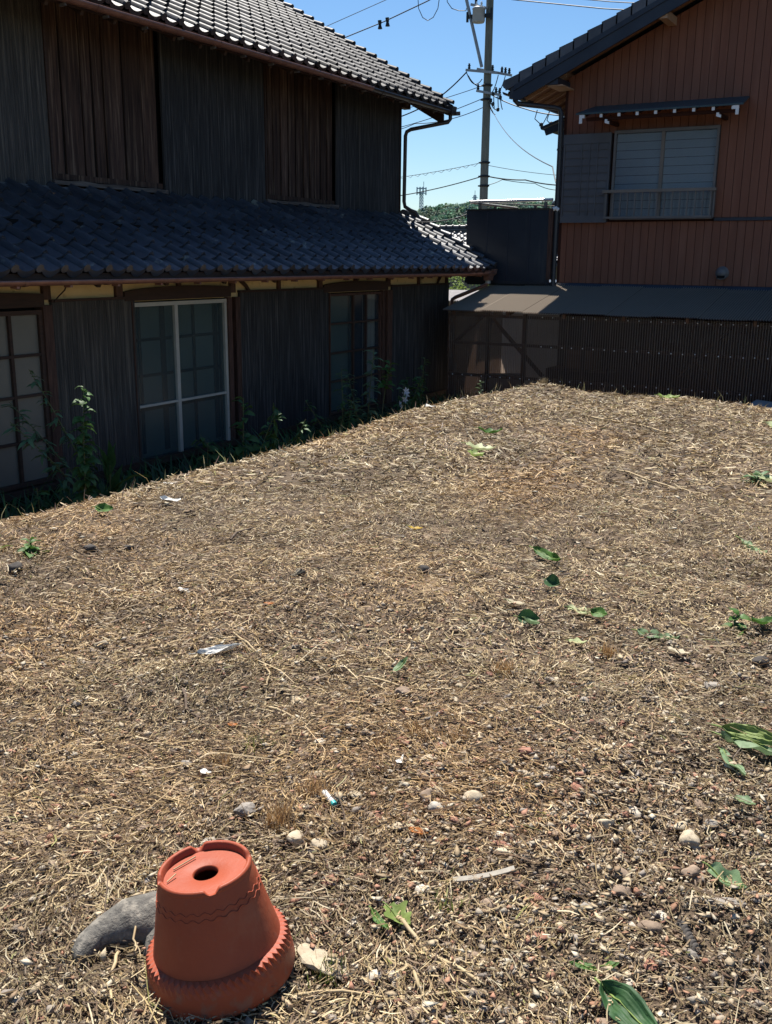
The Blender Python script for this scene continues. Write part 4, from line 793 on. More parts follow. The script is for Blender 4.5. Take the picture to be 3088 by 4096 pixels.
cable('sagging cable leaving the pole below the lower cross arm', [(-20.2, 44, 8.13), (-24.8, 46, 7.91), (-28, 46.5, 7.7)], 0.018, 0.18)
def spiral(mb, P):
    Q = []
    for i in range(len(P) - 1):
        for j in range(6):
            t = j / 6; p_ = P[i].lerp(P[i + 1], t); ph = 2 * math.pi * (i * 6 + j) / 7.0; Q.append(p_ + Vector((0, 0.05 * math.cos(ph), 0.05 * math.sin(ph) - 0.05)))
    mb.tube(Q, 0.009, 4)
cable('pale spiral-wrapped cable on the left of the pole, above the other low cable', [(-20.2, 44, 5.74), (-26.5, 46.2, 5.36)], 0.012, 0.05, extra=spiral)
cable('dark low cable running left from the pole past the radio mast', [(-20.15, 44, 5.14), (-26.5, 46.2, 4.45)], 0.024, 0.10)
cable('cable bundle running right from the lower cross arm to the red house', [(-19.85, 44, 8.66), (-17.74, 43, 7.80), (-15.65, 42, 7.28), (-13.5, 41, 6.8)], 0.026, 0.05)
cable('small hanging loops beneath the cable bundle near the red house eave', [(-17.0, 42.6, 7.66), (-17.1, 42.6, 7.3), (-16.8, 42.6, 7.05), (-16.65, 42.5, 7.1), (-16.4, 42.5, 7.55), (-16.5, 42.5, 7.2), (-16.3, 42.5, 7.0)], 0.02, seg=4, extra=lambda mb, P: [mb.lathe([(0, -0.1), (0.09, -0.05), (0.09, 0.05), (0, 0.1)], 7, c_) for c_ in ((-16.75, 42.5, 7.03), (-16.3, 42.5, 7.05))])
cable('thin service line slanting down from the pole to the red house', [(-19.85, 44, 8.16), (-7.6, 20, 3.24), (-6.1, 17.2, 2.6)], 0.012, 0.35)
cable('faint upper cable right of the pole above the balcony rail', [(-19.85, 44, 5.61), (-16.99, 46, 5.22), (-14, 46, 4.9)], 0.012, 0.05)
cable('bundled cable right of the pole just above the balcony rail', [(-19.85, 44, 5.13), (-18.4, 45, 5.0), (-16.97, 46, 4.79), (-14, 46, 4.5)], 0.028, 0.05)
cable('thin cable drooping below the bundled cable by the balcony', [(-19.85, 44, 4.75), (-19.3, 44.4, 5.0), (-18.0, 45.2, 4.85), (-17.4, 45.6, 4.6), (-14, 46, 4.2)], 0.015, 0.03)
cable('pair of dark cables crossing the sky at the top right', [(-19.9, 44, 12.75), (-18.93, 44, 12.47), (-14.15, 42, 11.22), (-12, 41, 10.7)], 0.024, extra=lambda mb, P: mb.tube([p_ + Vector((0.3, 0, 0.22)) for p_ in P], 0.02, 5))
cable('black service cable from the balcony corner to the lower tiled roof', [(-7.50, 15.86, 2.15), (-7.9, 15.6, 2.03), (-8.32, 15.36, 2.02)], 0.010, 0.02)

# ------------------------------------------------------------------ upturned pot
def make_pot():
    t = thing('flower_pot', 'upturned terracotta flower pot with drain hole and wavy bands', 'pot', (0, 0, 0), absolute=False)
    n = 120
    def ring(fr):
        return [fr(2 * math.pi * j / n, j) for j in range(n)]
    def strip(mb, rings, smooth=True):
        P = [p for r_ in rings for p in r_]
        mb.add(P, [(i * n + j, i * n + (j + 1) % n, (i + 1) * n + (j + 1) % n, (i + 1) * n + j) for i in range(len(rings) - 1) for j in range(n)], smooth)
    def cyl(r_, z): return ring(lambda a, j: (r_ * math.cos(a), r_ * math.sin(a), z))
    dent = lambda a, z: 1 - 0.035 * math.exp(-((a - 5.15) / 0.45) ** 2) * math.exp(-((z - 0.13) / 0.05) ** 2)
    def body(r_, z): return ring(lambda a, j: (r_ * dent(a, z) * math.cos(a), r_ * dent(a, z) * math.sin(a), z))
    mb = MB(); strip(mb, [body(0.1335 - (0.1335 - 0.0985) * ((z - 0.078) / 0.155) ** 1.0, z) for z in (0.078, 0.09, 0.11, 0.13, 0.15, 0.17, 0.19, 0.21, 0.225, 0.233)] + [cyl(0.0972, 0.238)])
    strip(mb, [cyl(0.088, 0.226), cyl(0.124, 0.078), cyl(0.140, 0.06), cyl(0.146, 0.004)])          # inside
    obj('body', mb, 'terracotta', t)
    zig = lambda j: 1.0 if j % 2 == 0 else -1.0
    mb = MB()
    strip(mb, [cyl(0.132, 0.0775), ring(lambda a, j: ((0.1455 + 0.0042 * zig(j)) * math.cos(a), (0.1455 + 0.0042 * zig(j)) * math.sin(a), 0.0745 - 0.002 * zig(j)))], False)
    strip(mb, [ring(lambda a, j: ((0.1455 + 0.0042 * zig(j)) * math.cos(a), (0.1455 + 0.0042 * zig(j)) * math.sin(a), 0.0745 - 0.002 * zig(j))), ring(lambda a, j: ((0.1500 - 0.0012 * zig(j)) * math.cos(a), (0.1500 - 0.0012 * zig(j)) * math.sin(a), 0.060)), cyl(0.1525, 0.048)], False)
    strip(mb, [cyl(0.1525, 0.048), cyl(0.1555, 0.018), cyl(0.1560, 0.008), cyl(0.1530, 0.0), cyl(0.1480, 0.001)])
    obj('rim', mb, 'terracotta', t)
    def notch(a):
        return max(math.exp(-((((a - c_ + math.pi) % (2 * math.pi)) - math.pi) / 0.125) ** 4) for c_ in (0.15, 1.72, 3.29, 4.86))
    mb = MB()
    def nr(r_, z, dr, dz): return ring(lambda a, j: ((r_ + dr * notch(a)) * math.cos(a), (r_ + dr * notch(a)) * math.sin(a), z - dz * notch(a)))
    strip(mb, [cyl(0.0973, 0.2375), nr(0.0976, 0.2445, 0.0014, 0.007), nr(0.0955, 0.2490, 0.0010, 0.0115), nr(0.0905, 0.2495, 0.0, 0.0135), nr(0.0880, 0.2470, 0, 0.0125), cyl(0.0862, 0.2330)])
    obj('foot_ring', mb, 'terracotta', t)
    mb = MB(); strip(mb, [cyl(0.0864, 0.2329), cyl(0.06, 0.2326), cyl(0.0285, 0.2326), cyl(0.0265, 0.2312), cyl(0.0255, 0.226), cyl(0.0255, 0.221), cyl(0.088, 0.221)])
    obj('base', mb, 'terracotta', t)
    for zz in (0.205, 0.192):
        pts = []; K = 220; rb = 0.1335 - 0.035 * ((zz - 0.078) / 0.155)
        for j in range(K + 1):
            a = 2 * math.pi * j / K; z_ = zz + 0.0030 * math.sin(a * 26); r_ = 0.1335 - 0.035 * ((z_ - 0.078) / 0.155); pts.append(((r_ + 0.0003) * math.cos(a), (r_ + 0.0003) * math.sin(a), z_))
        obj('wavy_band', MB().tube(pts, 0.0011, 5, cap=False), 'terracotta', t)
    return t
pot = make_pot()
pot.location = (-1.122, 1.320, -0.004); pot.scale = (0.95, 0.95, 0.95)
view_az = Vector((-1.122, 1.320, 0)).normalized(); right = Vector((view_az.y, -view_az.x, 0))
axis = (Vector((0, 0, 1)) - right * math.tan(R(7.0)) + view_az * math.tan(R(3.0))).normalized()
qz = Vector((0, 0, 1)).rotation_difference(axis)
pot.rotation_mode = 'QUATERNION'; pot.rotation_quaternion = qz @ Vector((1, 0, 0)).rotation_difference(right)
pot.location.z = gz(-1.122, 1.320) + 0.155 * math.sin(R(7.0)) - 0.012

bpy.context.view_layer.update()
for lb, a_, b_ in (('thin straw lying in the recess on top of the pot', (-0.066, 0.030, 0.2365), (-0.020, 0.062, 0.2375)), ('tiny pale straw bit at the left of the pot top', (-0.078, -0.012, 0.2365), (-0.060, 0.006, 0.240))):
    tag(obj('straw_bit', MB().tube([pot.matrix_world @ Vector(a_), pot.matrix_world @ Vector(b_)], 0.0014, 5), 'dry_stem'), lb, 'straw')

# grey broken clay piece behind the pot
def V3(p_, dz=0.0): return (p_[0], p_[1], gz(p_[0], p_[1]) + dz)
gc = thing('clay_fragment', 'grey curved clay fragment like a broken handle lying behind the pot', 'fragment', (-1.33, 1.36, gz(-1.33, 1.36)))
pth = [(-1.14, 1.42, 0.018), (-1.20, 1.395, 0.023), (-1.265, 1.37, 0.026), (-1.325, 1.34, 0.026), (-1.370, 1.303, 0.024), (-1.395, 1.262, 0.021), (-1.400, 1.226, 0.017), (-1.392, 1.202, 0.012), (-1.384, 1.188, 0.008)]
mb = MB().tube([V3(p_, p_[2]) for p_ in pth], [0.060, 0.064, 0.064, 0.060, 0.050, 0.038, 0.031, 0.026, 0.014], 24)
o = obj('arched_body', mb, 'grey_clay', gc)
for v in o.data.vertices: v.co += Vector(v.co).normalized() * 0.0 + Vector((noise.noise(v.co * 14), noise.noise(v.co * 14 + Vector((5, 0, 0))), noise.noise(v.co * 14 + Vector((0, 7, 0))))) * 0.010
mb = MB().tube([V3((-1.25, 1.385), 0.055), V3((-1.262, 1.335), 0.040), V3((-1.268, 1.29), 0.022), V3((-1.27, 1.265), 0.008)], [0.042, 0.038, 0.030, 0.012], 10)
o = obj('broken_leg', mb, 'grey_clay', gc)
for v in o.data.vertices: v.co += Vector((noise.noise(v.co * 18), noise.noise(v.co * 18 + Vector((5, 0, 0))), noise.noise(v.co * 18 + Vector((0, 7, 0))))) * 0.007

# ------------------------------------------------------------------ stones
def stone_mesh(name, mt, seed, flat=0.6, angular=0.3):
    rr = random.Random(seed); import bmesh
    bm = bmesh.new(); bmesh.ops.create_icosphere(bm, subdivisions=3, radius=1.0)
    planes = [(Vector((rr.gauss(0, 1), rr.gauss(0, 1), rr.gauss(0, 1))).normalized(), rr.uniform(0.55, 0.9)) for _ in range(6 + int(angular * 10))]
    off = Vector((rr.uniform(0, 50), rr.uniform(0, 50), 0))
    for v in bm.verts:
        p_ = v.co.copy()
        for nrm, d_ in planes:
            e = p_.dot(nrm) - d_
            if e > 0: p_ -= nrm * e * (0.55 + 0.45 * angular)
        p_ *= 1 + 0.13 * noise.noise(p_ * 2.2 + off) + 0.05 * noise.noise(p_ * 6 + off); v.co = Vector((p_.x, p_.y, p_.z * flat))
    me = bpy.data.meshes.new(name); bm.to_mesh(me); bm.free(); me.materials.append(MT[mt])
    me.polygons.foreach_set('use_smooth', [angular < 0.75] * len(me.polygons)); return me
def stone(label, x, y, sx, sy, sz, mt, seed, rot=None, angular=0.5, name='stone', cat='stone', group=None, sink=0.46, tilt=0.25):
    rr = random.Random(seed * 3 + 1); me = stone_mesh(name, mt, seed, 1.0, angular)
    o = put(name, me, None, (x, y, gz(x, y) + sz * (1 - sink)), (rr.uniform(-tilt, tilt), rr.uniform(-tilt, tilt), rr.uniform(0, 6.28) if rot is None else rot), (sx * 0.8, sy * 0.8, sz * 0.8))
    return tag(o, label, cat, group or 'stones scattered on the lot')
ST = [  # stone, leaf, scrap and stick positions precomputed from image pixels on the ground
 ('dark lump of earth alone in the middle of the lot', -1.99, 3.84, .040, .032, .028, 'stone_dark', .4),
 ('jagged grey and white stone on bare soil behind the pot', -1.43, 1.79, .042, .034, .034, 'stone_grey', .8),
 ('pale beige stone beside the dry tuft behind the pot', -1.25, 1.755, .036, .030, .026, 'stone_pale', .7),
 ('cream stone right of the beige stone behind the pot', -1.19, 1.765, .034, .026, .020, 'stone_pale', .4),
 ('rounded cream stone, rightmost of three near the middle foreground', -0.96, 2.17, .038, .030, .028, 'stone_pale', .35),
 ('tan angular stone, leftmost of three near the middle foreground', -1.07, 2.11, .032, .026, .026, 'stone_brown', .7),
 ('white speckled stone, nearest of three in the middle foreground', -1.02, 2.07, .036, .026, .024, 'stone_white', .5),
 ('flat reddish tile chip left of the three middle stones', -1.14, 1.96, .032, .026, .012, 'brick_red', .9),
 ('large pale rounded stone at the right of the gravelly patch', -0.42, 2.28, .046, .036, .030, 'stone_pale', .4),
 ('tan stone in front of the large pale stone on the right', -0.38, 2.13, .034, .027, .026, 'stone_brown', .6),
 ('brown rounded pebble left of the crumpled green leaf', -0.52, 2.04, .032, .026, .020, 'stone_brown', .3),
 ('grey brown knobbly stone in front of the rounded brown pebble', -0.50, 1.98, .034, .028, .020, 'stone_brown', .5),
 ('long flat grey block lying near the right edge', -0.29, 2.03, .070, .022, .016, 'stone_grey', .9),
 ('dark red stone fragment near the centre right', -0.93, 2.46, .040, .026, .018, 'brick_red', .8),
 ('brown block-shaped stone below the narrow grey leaf at centre', -1.43, 2.63, .042, .034, .030, 'stone_brown', .8),
 ('cream knobbly stone between the gravel and the three middle stones', -0.62, 2.24, .034, .028, .024, 'stone_pale', .6),
 ('dark pebble at the left of the lot near a yellow weed', -3.51, 3.27, .045, .035, .03, 'stone_dark', .4),
 ('dark stone at the far left edge below the yellow weed', -3.59, 2.89, .05, .04, .032, 'stone_dark', .5),
 ('flat beige tile piece in the left centre litter', -1.72, 2.43, .044, .026, .010, 'stone_pale', .9),
 ('flat yellowish stone slab touching the right side of the pot', -0.955, 1.435, .082, .052, .022, 'stone_pale', .8),
 ('round tan stone below the white strip', -0.74, 1.77, .027, .024, .020, 'stone_brown', .25),
 ('reddish brown stone with leaf litter on its edge at lower right', -0.41, 1.89, .040, .030, .020, 'stone_brown', .6),
 ('cream stone behind the large pale stone on the right', -0.45, 2.32, .030, .024, .018, 'stone_pale', .4),
 ('dark red tile chip at the right half of the lot', -0.74, 2.80, .032, .022, .014, 'brick_red', .8),
 ('grey pebble below the narrow grey green leaf on the right', -0.54, 2.51, .030, .022, .016, 'stone_grey', .5),
 ('red brick bit beside the narrow grey green leaf', -0.41, 2.52, .026, .020, .014, 'brick_red', .8),
 ('pinkish tile chip behind the three middle stones', -1.09, 2.18, .024, .016, .012, 'brick_red', .8),
 ('small red brick crumb left of the orange leaf', -0.96, 1.85, .022, .015, .010, 'brick_red', .9),
 ('small red brick crumb at the lower right', -0.36, 1.82, .020, .016, .010, 'brick_red', .9),
 ('maroon tile chip at the left edge behind the clay fragment', -1.77, 1.45, .022, .018, .012, 'brick_red', .7),
 ('red brown pebble at the right of the gravelly patch', -0.59, 2.31, .022, .018, .014, 'brick_red', .5),
 ('brown pebble behind the dry tuft near the pot', -1.32, 1.89, .024, .018, .014, 'stone_brown', .4),
 ('smooth grey pebble at the lower right beside dark rope', -0.31, 1.85, .024, .019, .013, 'stone_grey', .3),
 ('dark clod in the left middle of the lot', -2.41, 3.46, .030, .026, .018, 'stone_dark', .4),
 ('small black stone left of the dark clod', -3.37, 3.38, .03, .024, .02, 'stone_dark', .5),
 ('white pebble in the left middle litter', -2.73, 3.05, .034, .024, .014, 'stone_white', .4),
 ('tan stone left of the white feather', -2.55, 2.40, .036, .028, .02, 'stone_pale', .5),
 ('grey stone at the right edge above the big leaf', -0.56, 3.19, .042, .03, .022, 'stone_grey', .5),
 ('dark stone beside the green leaf at the right edge', -0.46, 3.52, .05, .036, .022, 'stone_dark', .5),
 ('pale flat stone in the far right middle of the lot', -1.01, 4.59, .045, .03, .015, 'stone_pale', .4),
]
for i, (lb, x, y, sx, sy, sz, mm, an) in enumerate(ST): stone(lb, x, y, sx, sy, sz, mm, i + 3, angular=an)
cols_ = ['stone_grey', 'stone_pale', 'stone_brown', 'stone_white', 'brick_red', 'stone_pale', 'stone_brown']
smesh = {mm: [stone_mesh('pebble', mm, 200 + i * 9 + len(mm), 0.65, 0.5) for i in range(3)] for mm in set(cols_)}
rr = random.Random(21); cnt = 0
while cnt < 190:
    x = rr.uniform(-2.3, 0.1); y = rr.uniform(1.35, 3.6)
    az = math.degrees(math.atan2(-x, y)); 
    if not (7 < az < 52): continue
    w_ = math.exp(-((x + 0.55) / 0.55) ** 2 - ((y - 2.05) / 0.6) ** 2) + 0.12
    if rr.random() > w_ or math.hypot(x + 1.08, y - 1.32) < 0.22: continue
    mm = rr.choice(cols_); s_ = rr.uniform(0.008, 0.021)
    o = put('pebble', rr.choice(smesh[mm]), None, (x, y, gz(x, y) + s_ * 0.35), (rr.uniform(-.3, .3), rr.uniform(-.3, .3), rr.uniform(0, 6.28)), (s_ * rr.uniform(.9, 1.4), s_, s_ * rr.uniform(.7, 1)))
    kind_ = {'stone_grey': 'small grey pebble', 'stone_pale': 'small cream pebble', 'stone_brown': 'small brown pebble', 'stone_white': 'small whitish pebble', 'brick_red': 'small red brick crumb'}[mm]
    zone = 'near the pot' if x < -1.0 and y < 2.0 else 'behind the dry tufts' if x < -1.0 else 'below the white strip' if y < 1.8 else 'in the gravelly patch at right' if y < 2.5 else 'further back at right'
    tag(o, kind_ + ' in the litter ' + zone, 'pebble', kind_ + 's ' + zone); cnt += 1

# ------------------------------------------------------------------ leaves
def leaf_mesh(name, mt, ln, wd, fold=0.25, curl=0.15, lobes=0, seed=0, n=12, m_=7, veins=False):
    """leaf along +x, folded at the midrib and curled"""
    rr = random.Random(seed); P = []
    if veins: m_ = 25
    for i in range(n + 1):
        t = i / n; w = wd * (math.sin(math.pi * t ** 0.8) ** 0.85) + 0.0004
        if lobes: w *= 1 + 0.35 * math.sin(t * math.pi * lobes * 2 + 0.6)
        w *= 1 + 0.10 * noise.noise(Vector((t * 9, seed * 3.3, 0)))
        for j in range(m_):
            s_ = (j / (m_ - 1)) * 2 - 1
            z = fold * abs(s_) * w + curl * ln * (4 * (t - 0.5) ** 2) * 0.5 + 0.11 * ln * noise.noise(Vector((t * 3.1 + seed, s_ * 1.7, seed * 0.7))) + 0.03 * ln * noise.noise(Vector((t * 8 + seed, s_ * 4, seed)))
            if veins: z += 0.0013 * math.sin(s_ * 26)
            P.append((t * ln, s_ * w, z))
    mb = MB().add(P, [(i * m_ + j, (i + 1) * m_ + j, (i + 1) * m_ + j + 1, i * m_ + j + 1) for i in range(n) for j in range(m_ - 1)], True)
    return mb
def fallen(label, x, y, ln, wd, rotz, mt, fold=0.25, curl=0.12, lobes=0, pitch=0.0, rollx=0.0, seed=0, lift=0.012, veins=False, name='fallen_leaf', rib=True):
    t = thing(name, label, 'leaf', (x, y, gz(x, y) + lift), 'fallen leaves on the lot', absolute=False); t.rotation_euler = (rollx, pitch, rotz)
    put('blade', leaf_mesh('blade', mt, ln, wd, fold, curl, lobes, seed, veins=veins).mesh('blade', mt), t)
    if rib:
        pts = [(ln * q_, 0, curl * ln * (4 * (q_ - 0.5) ** 2) * 0.5 + 0.11 * ln * noise.noise(Vector((q_ * 3.1 + seed, 0, seed * 0.7))) + 0.03 * ln * noise.noise(Vector((q_ * 8 + seed, 0, seed))) + 0.0008) for q_ in (-0.0, 0.1, 0.2, 0.3, 0.45, 0.6, 0.75, 0.9)]
        put('midrib', MB().tube([(-ln * 0.15, 0, pts[0][2])] + pts, [0.0014 + ln * 0.006] * 4 + [0.0010 + ln * 0.003] * 5, 5).mesh('midrib', 'leaf_lime'), t)
    return t
fallen('broad glossy green leaf lying at the bottom right corner', -0.435, 1.635, 0.18, 0.033, R(-36), 'leaf_dark', .35, .10, seed=1, pitch=-0.06, lift=0.028, veins=True, rollx=0.35)
fallen('small bright green leaf left of the broad glossy leaf', -0.465, 1.685, 0.055, 0.012, R(185), 'leaf_green', .2, .1, seed=2)
fallen('tiny green leaf touching the tip of the broad glossy leaf', -0.455, 1.70, 0.035, 0.012, R(20), 'leaf_green', .2, .2, seed=3, pitch=-0.4)
fallen('large folded two-tone leaf at the right edge of the picture', -0.455, 2.82, 0.21, 0.026, R(-10), 'leaf_lime', .55, .12, seed=4, pitch=-0.05, lift=0.03, veins=True, rollx=0.5)
fallen('pale green leaf lying under the large folded leaf at right', -0.455, 2.80, 0.22, 0.017, R(-18), 'leaf_grey', .3, .06, seed=5, lift=0.025, rollx=-0.25)
fallen('narrow grey green leaf pointing down on the right side', -0.44, 2.715, 0.14, 0.020, R(-50), 'leaf_grey', .2, .12, seed=6, rollx=-0.3)
fallen('single curved green leaf blade right of centre', -1.665, 4.40, 0.22, 0.026, R(-32), 'leaf_green', .5, .22, seed=7, lift=0.03, rollx=0.6)
fallen('dark cupped leaf standing up below the green blade', -1.42, 3.92, 0.080, 0.032, R(-20), 'leaf_dark', .9, .5, seed=8, lift=0.035, rollx=0.7)
fallen('dark cupped leaf with pale underside at centre right', -1.37, 3.46, 0.090, 0.032, R(15), 'leaf_dark', .9, .45, seed=9, lift=0.035, rollx=0.8)
fallen('pale underside leaf curled against the dark cupped leaf', -1.335, 3.435, 0.075, 0.026, R(-15), 'leaf_grey', .6, .4, seed=10, lift=0.03, rollx=-0.3)
fallen('bright green leaf right of the cream leaf scrap', -1.15, 3.71, 0.075, 0.026, R(-10), 'leaf_green', .5, .4, seed=11, lift=0.02, rollx=0.5)
fallen('cream dried leaf scrap between the cupped leaves and green leaf', -1.25, 3.70, 0.11, 0.034, R(5), 'leaf_pale', .3, .2, lobes=2, seed=12)
fallen('white dried leaf scrap above the pale underside leaf', -1.49, 3.63, 0.085, 0.024, R(-5), 'dry_leaf', .3, .25, seed=13)
fallen('yellow green leaf with white tip below the cream scrap', -1.11, 3.32, 0.07, 0.022, R(30), 'leaf_pale', .4, .3, lobes=2, seed=14, lift=0.02)
fallen('crumpled green leaf near the right edge of the gravel', -0.345, 2.15, 0.105, 0.026, R(-22), 'leaf_grey', .7, .25, lobes=2, seed=15, lift=0.018, rollx=0.2)
fallen('wrinkled lime leaf at the stem end right of the pot', -0.925, 1.64, 0.080, 0.026, R(-20), 'leaf_lime', .6, .25, lobes=3, seed=16, lift=0.016)
fallen('narrow green leaf under the wrinkled lime leaf', -0.945, 1.61, 0.075, 0.010, R(-30), 'leaf_green', .3, .2, seed=17, lift=0.02)
fallen('bright green leaf on the left slope of the lot', -4.06, 3.84, 0.11, 0.036, R(20), 'leaf_green', .5, .4, seed=18, lift=0.03, rollx=0.4)
fallen('bright green leaf in the far middle of the lot', -3.32, 7.33, 0.20, 0.06, R(30), 'leaf_green', .4, .4, lobes=2, seed=19, lift=0.03)
fallen('pale green lobed leaf nearer than the far bright leaf', -3.10, 6.63, 0.24, 0.07, R(10), 'leaf_pale', .4, .4, lobes=3, seed=20, lift=0.03)
fallen('pale green lobed leaf beside a second far leaf', -3.0, 6.5, 0.16, 0.05, R(-30), 'leaf_lime', .4, .3, lobes=2, seed=21, lift=0.02)
fallen('grey green lobed leaf right of centre in the dry grass', -0.93, 3.60, 0.16, 0.030, R(5), 'leaf_grey', .3, .2, lobes=3, seed=22)
fallen('small dark green leaf near the right edge, middle distance', -0.56, 3.88, 0.10, 0.030, R(40), 'leaf_green', .5, .5, seed=23, lift=0.03)
fallen('pale leaf cluster piece at the right edge in the distance', -1.05, 6.72, 0.22, 0.05, R(10), 'leaf_pale', .4, .3, lobes=3, seed=24, lift=0.03)
fallen('pale green feathery leaf at the right edge, further back', -0.85, 5.20, 0.26, 0.030, R(-50), 'leaf_grey', .3, .15, lobes=4, seed=25)
fallen('yellow leaf in the middle of the lot', -2.39, 4.43, 0.08, 0.020, R(10), 'leaf_yellow', .4, .3, lobes=2, seed=26, lift=0.02)
fallen('narrow pale green leaf standing near the brown block stone', -1.52, 2.73, 0.075, 0.016, R(70), 'leaf_grey', .3, .2, seed=27, pitch=-0.5, lift=0.02)
fallen('small teal green leaf in the gravel at right', -0.355, 2.48, 0.06, 0.018, R(-15), 'leaf_grey', .6, .3, seed=28, lift=0.02)
fallen('small orange leaf in the left centre litter', -1.79, 2.17, 0.035, 0.011, R(15), 'leaf_orange', .4, .3, seed=29, rib=False)
fallen('orange brown curled leaf below the three middle stones', -1.035, 1.94, 0.055, 0.012, R(5), 'leaf_orange', .6, .3, seed=30, rib=False)
fallen('tiny orange leaf fragment further back in the litter', -2.33, 3.08, 0.045, 0.014, R(30), 'leaf_orange', .4, .3, seed=31, rib=False)
fallen('dry cream leaf near the right of the middle distance', -0.78, 3.46, 0.09, 0.014, R(-12), 'dry_leaf', .25, .12, lobes=2, seed=32, rib=False)
fallen('pale lime leaf piece far right near the lot crest', -1.35, 9.0, 0.28, 0.06, R(-25), 'leaf_pale', .4, .3, lobes=3, seed=33, lift=0.03)
fallen('lime leaf at the lot crest by the shed', -2.6, 10.15, 0.22, 0.06, R(15), 'leaf_lime', .5, .4, lobes=2, seed=34, lift=0.03)

# scraps of rubbish
def scrap(name, label, cat, mb_or_me, mt, loc, rot=(0, 0, 0)):
    o = put(name, mb_or_me.mesh(name, mt), None, loc, rot); return tag(o, label, cat)
sp = MB(); P = []
for i in range(9):
    t = i / 8; P += [(t * 0.15, -0.0052 + 0.018 * (t - 0.5) ** 2 * 4 * 0.5, 0.004 + 0.004 * math.sin(3 * t)), (t * 0.15, 0.0052 + 0.018 * (t - 0.5) ** 2 * 4 * 0.5, 0.007 + 0.004 * math.sin(3 * t))]
P2 = [(a, b, c_ - 0.003) for a, b, c_ in P]; n_ = len(P)
sp.add(P + P2, [(2 * i, 2 * i + 2, 2 * i + 3, 2 * i + 1) for i in range(8)] + [(n_ + 2 * i + 1, n_ + 2 * i + 3, n_ + 2 * i + 2, n_ + 2 * i) for i in range(8)] + [(n_ + 2 * i, n_ + 2 * i + 2, 2 * i + 2, 2 * i) for i in range(8)] + [(2 * i + 1, 2 * i + 3, n_ + 2 * i + 3, n_ + 2 * i + 1) for i in range(8)])
scrap('bark_strip', 'curved white strip lying on the soil in the lower middle', 'strip', sp, 'bark_pale', (-0.835, 1.795, gz(-0.83, 1.8) + 0.018), (0.2, -0.03, R(45)))
tb = thing('plastic_tube', 'short white tube with turquoise end near the dry tuft', 'tube', (-1.28, 1.955, gz(-1.28, 1.955)), absolute=False); tb.rotation_euler = (0, 0.12, R(-30))
put('white_barrel', MB().tube([(-0.03, 0, 0.020), (0.018, 0, 0.020)], 0.008, 10).mesh('white_barrel', 'white_plastic'), tb)
put('turquoise_cap', MB().tube([(0.018, 0, 0.020), (0.030, 0, 0.020)], 0.0085, 10).mesh('turquoise_cap', 'teal'), tb)
ft = thing('white_feather', 'white feather lying flat on the litter at centre left', 'feather', (-2.18, 2.49, gz(-2.18, 2.49) + 0.02), absolute=False); ft.rotation_euler = (0.25, -0.1, R(50))
put('vane', leaf_mesh('vane', 'white_plastic', 0.15, 0.017, 0.35, 0.12, 0, 41, veins=True).mesh('vane', 'white_plastic'), ft); put('quill', MB().tube([(-0.03, 0, 0.012), (0.08, 0, 0.002), (0.16, 0, 0.008)], 0.0015, 5).mesh('quill', 'white_plastic'), ft)
for lb, x, y, ln, wd, rz_, sd in (('white crumpled paper scrap on the left slope near the windows', -3.93, 4.22, 0.13, 0.026, 20, 42), ('white plastic scrap with black print colour left of the dry tufts', -1.665, 1.895, 0.035, 0.010, 10, 43), ('thin white chip in the middle foreground litter', -1.215, 2.205, 0.055, 0.008, 100, 44), ('white scrap at the foot of the weeds near the house corner', -4.33, 8.33, 0.10, 0.05, 40, 45), ('white paper bit in the left middle of the lot', -2.75, 3.03, 0.05, 0.012, 25, 46), ('grey white scrap at the left slope crest', -4.25, 4.6, 0.10, 0.022, 60, 47)):
    scrap('paper_scrap', lb, 'scrap', leaf_mesh('paper_scrap', 'white_plastic', ln, wd, .5, .35, 1, sd, n=6, m_=5), 'white_plastic', (x, y, gz(x, y) + 0.022), (0.1, 0, R(rz_)))
rp = MB()
for ph in (0, 2.1, 4.2):
    rp.tube([(-0.355 + 0.05 * t + 0.006 * math.cos(ph + t * 16), 1.93 - 0.075 * t + 0.006 * math.sin(ph + t * 16) * 0.5, gz(-0.34, 1.9) + 0.018 + 0.006 * math.sin(ph + t * 16)) for t in [i / 20 for i in range(21)]], 0.0055, 6)
tag(obj('rope_piece', rp, 'stone_dark'), 'short piece of dark twisted rope at the lower right edge', 'rope')

# sticks and stems
def stick(label, pts, r_, mt='dry_stem', name='dry_straw', cat='straw', lift=0.012):
    P = []
    for a, b in zip(pts[:-1], pts[1:]):
        for t in (0, 0.25, 0.5, 0.75): P.append((a[0] + (b[0] - a[0]) * t, a[1] + (b[1] - a[1]) * t))
    P.append(pts[-1]); sd = random.Random(len(label)); k = len(P)
    Q = [(p_[0] + sd.uniform(-.003, .003), p_[1] + sd.uniform(-.003, .003), gz(p_[0], p_[1]) + lift + r_ + 0.008 * math.sin(i)) for i, p_ in enumerate(P)]
    return tag(obj(name, MB().tube(Q, [r_ * (1.15 - 0.4 * i / k) for i in range(k)], 6), mt), label, cat, 'sticks and dry stems on the lot')
stick('long pale dry stem slanting away from the wrinkled lime leaf', [(-0.89, 1.63), (-0.81, 1.58), (-0.655, 1.53)], .0048)
stick('thin dark twig behind the pot pointing right', [(-1.19, 1.80), (-1.13, 1.86), (-1.085, 1.925)], .0032, 'twig', 'twig', 'twig')
stick('long bent straw curving down at centre left', [(-2.20, 2.72), (-2.02, 2.64), (-1.89, 2.52), (-1.74, 2.28)], .0036)
stick('grey brown stick in the left centre litter', [(-2.06, 2.28), (-1.97, 2.19), (-1.88, 2.15)], .005, 'twig', 'twig', 'twig')
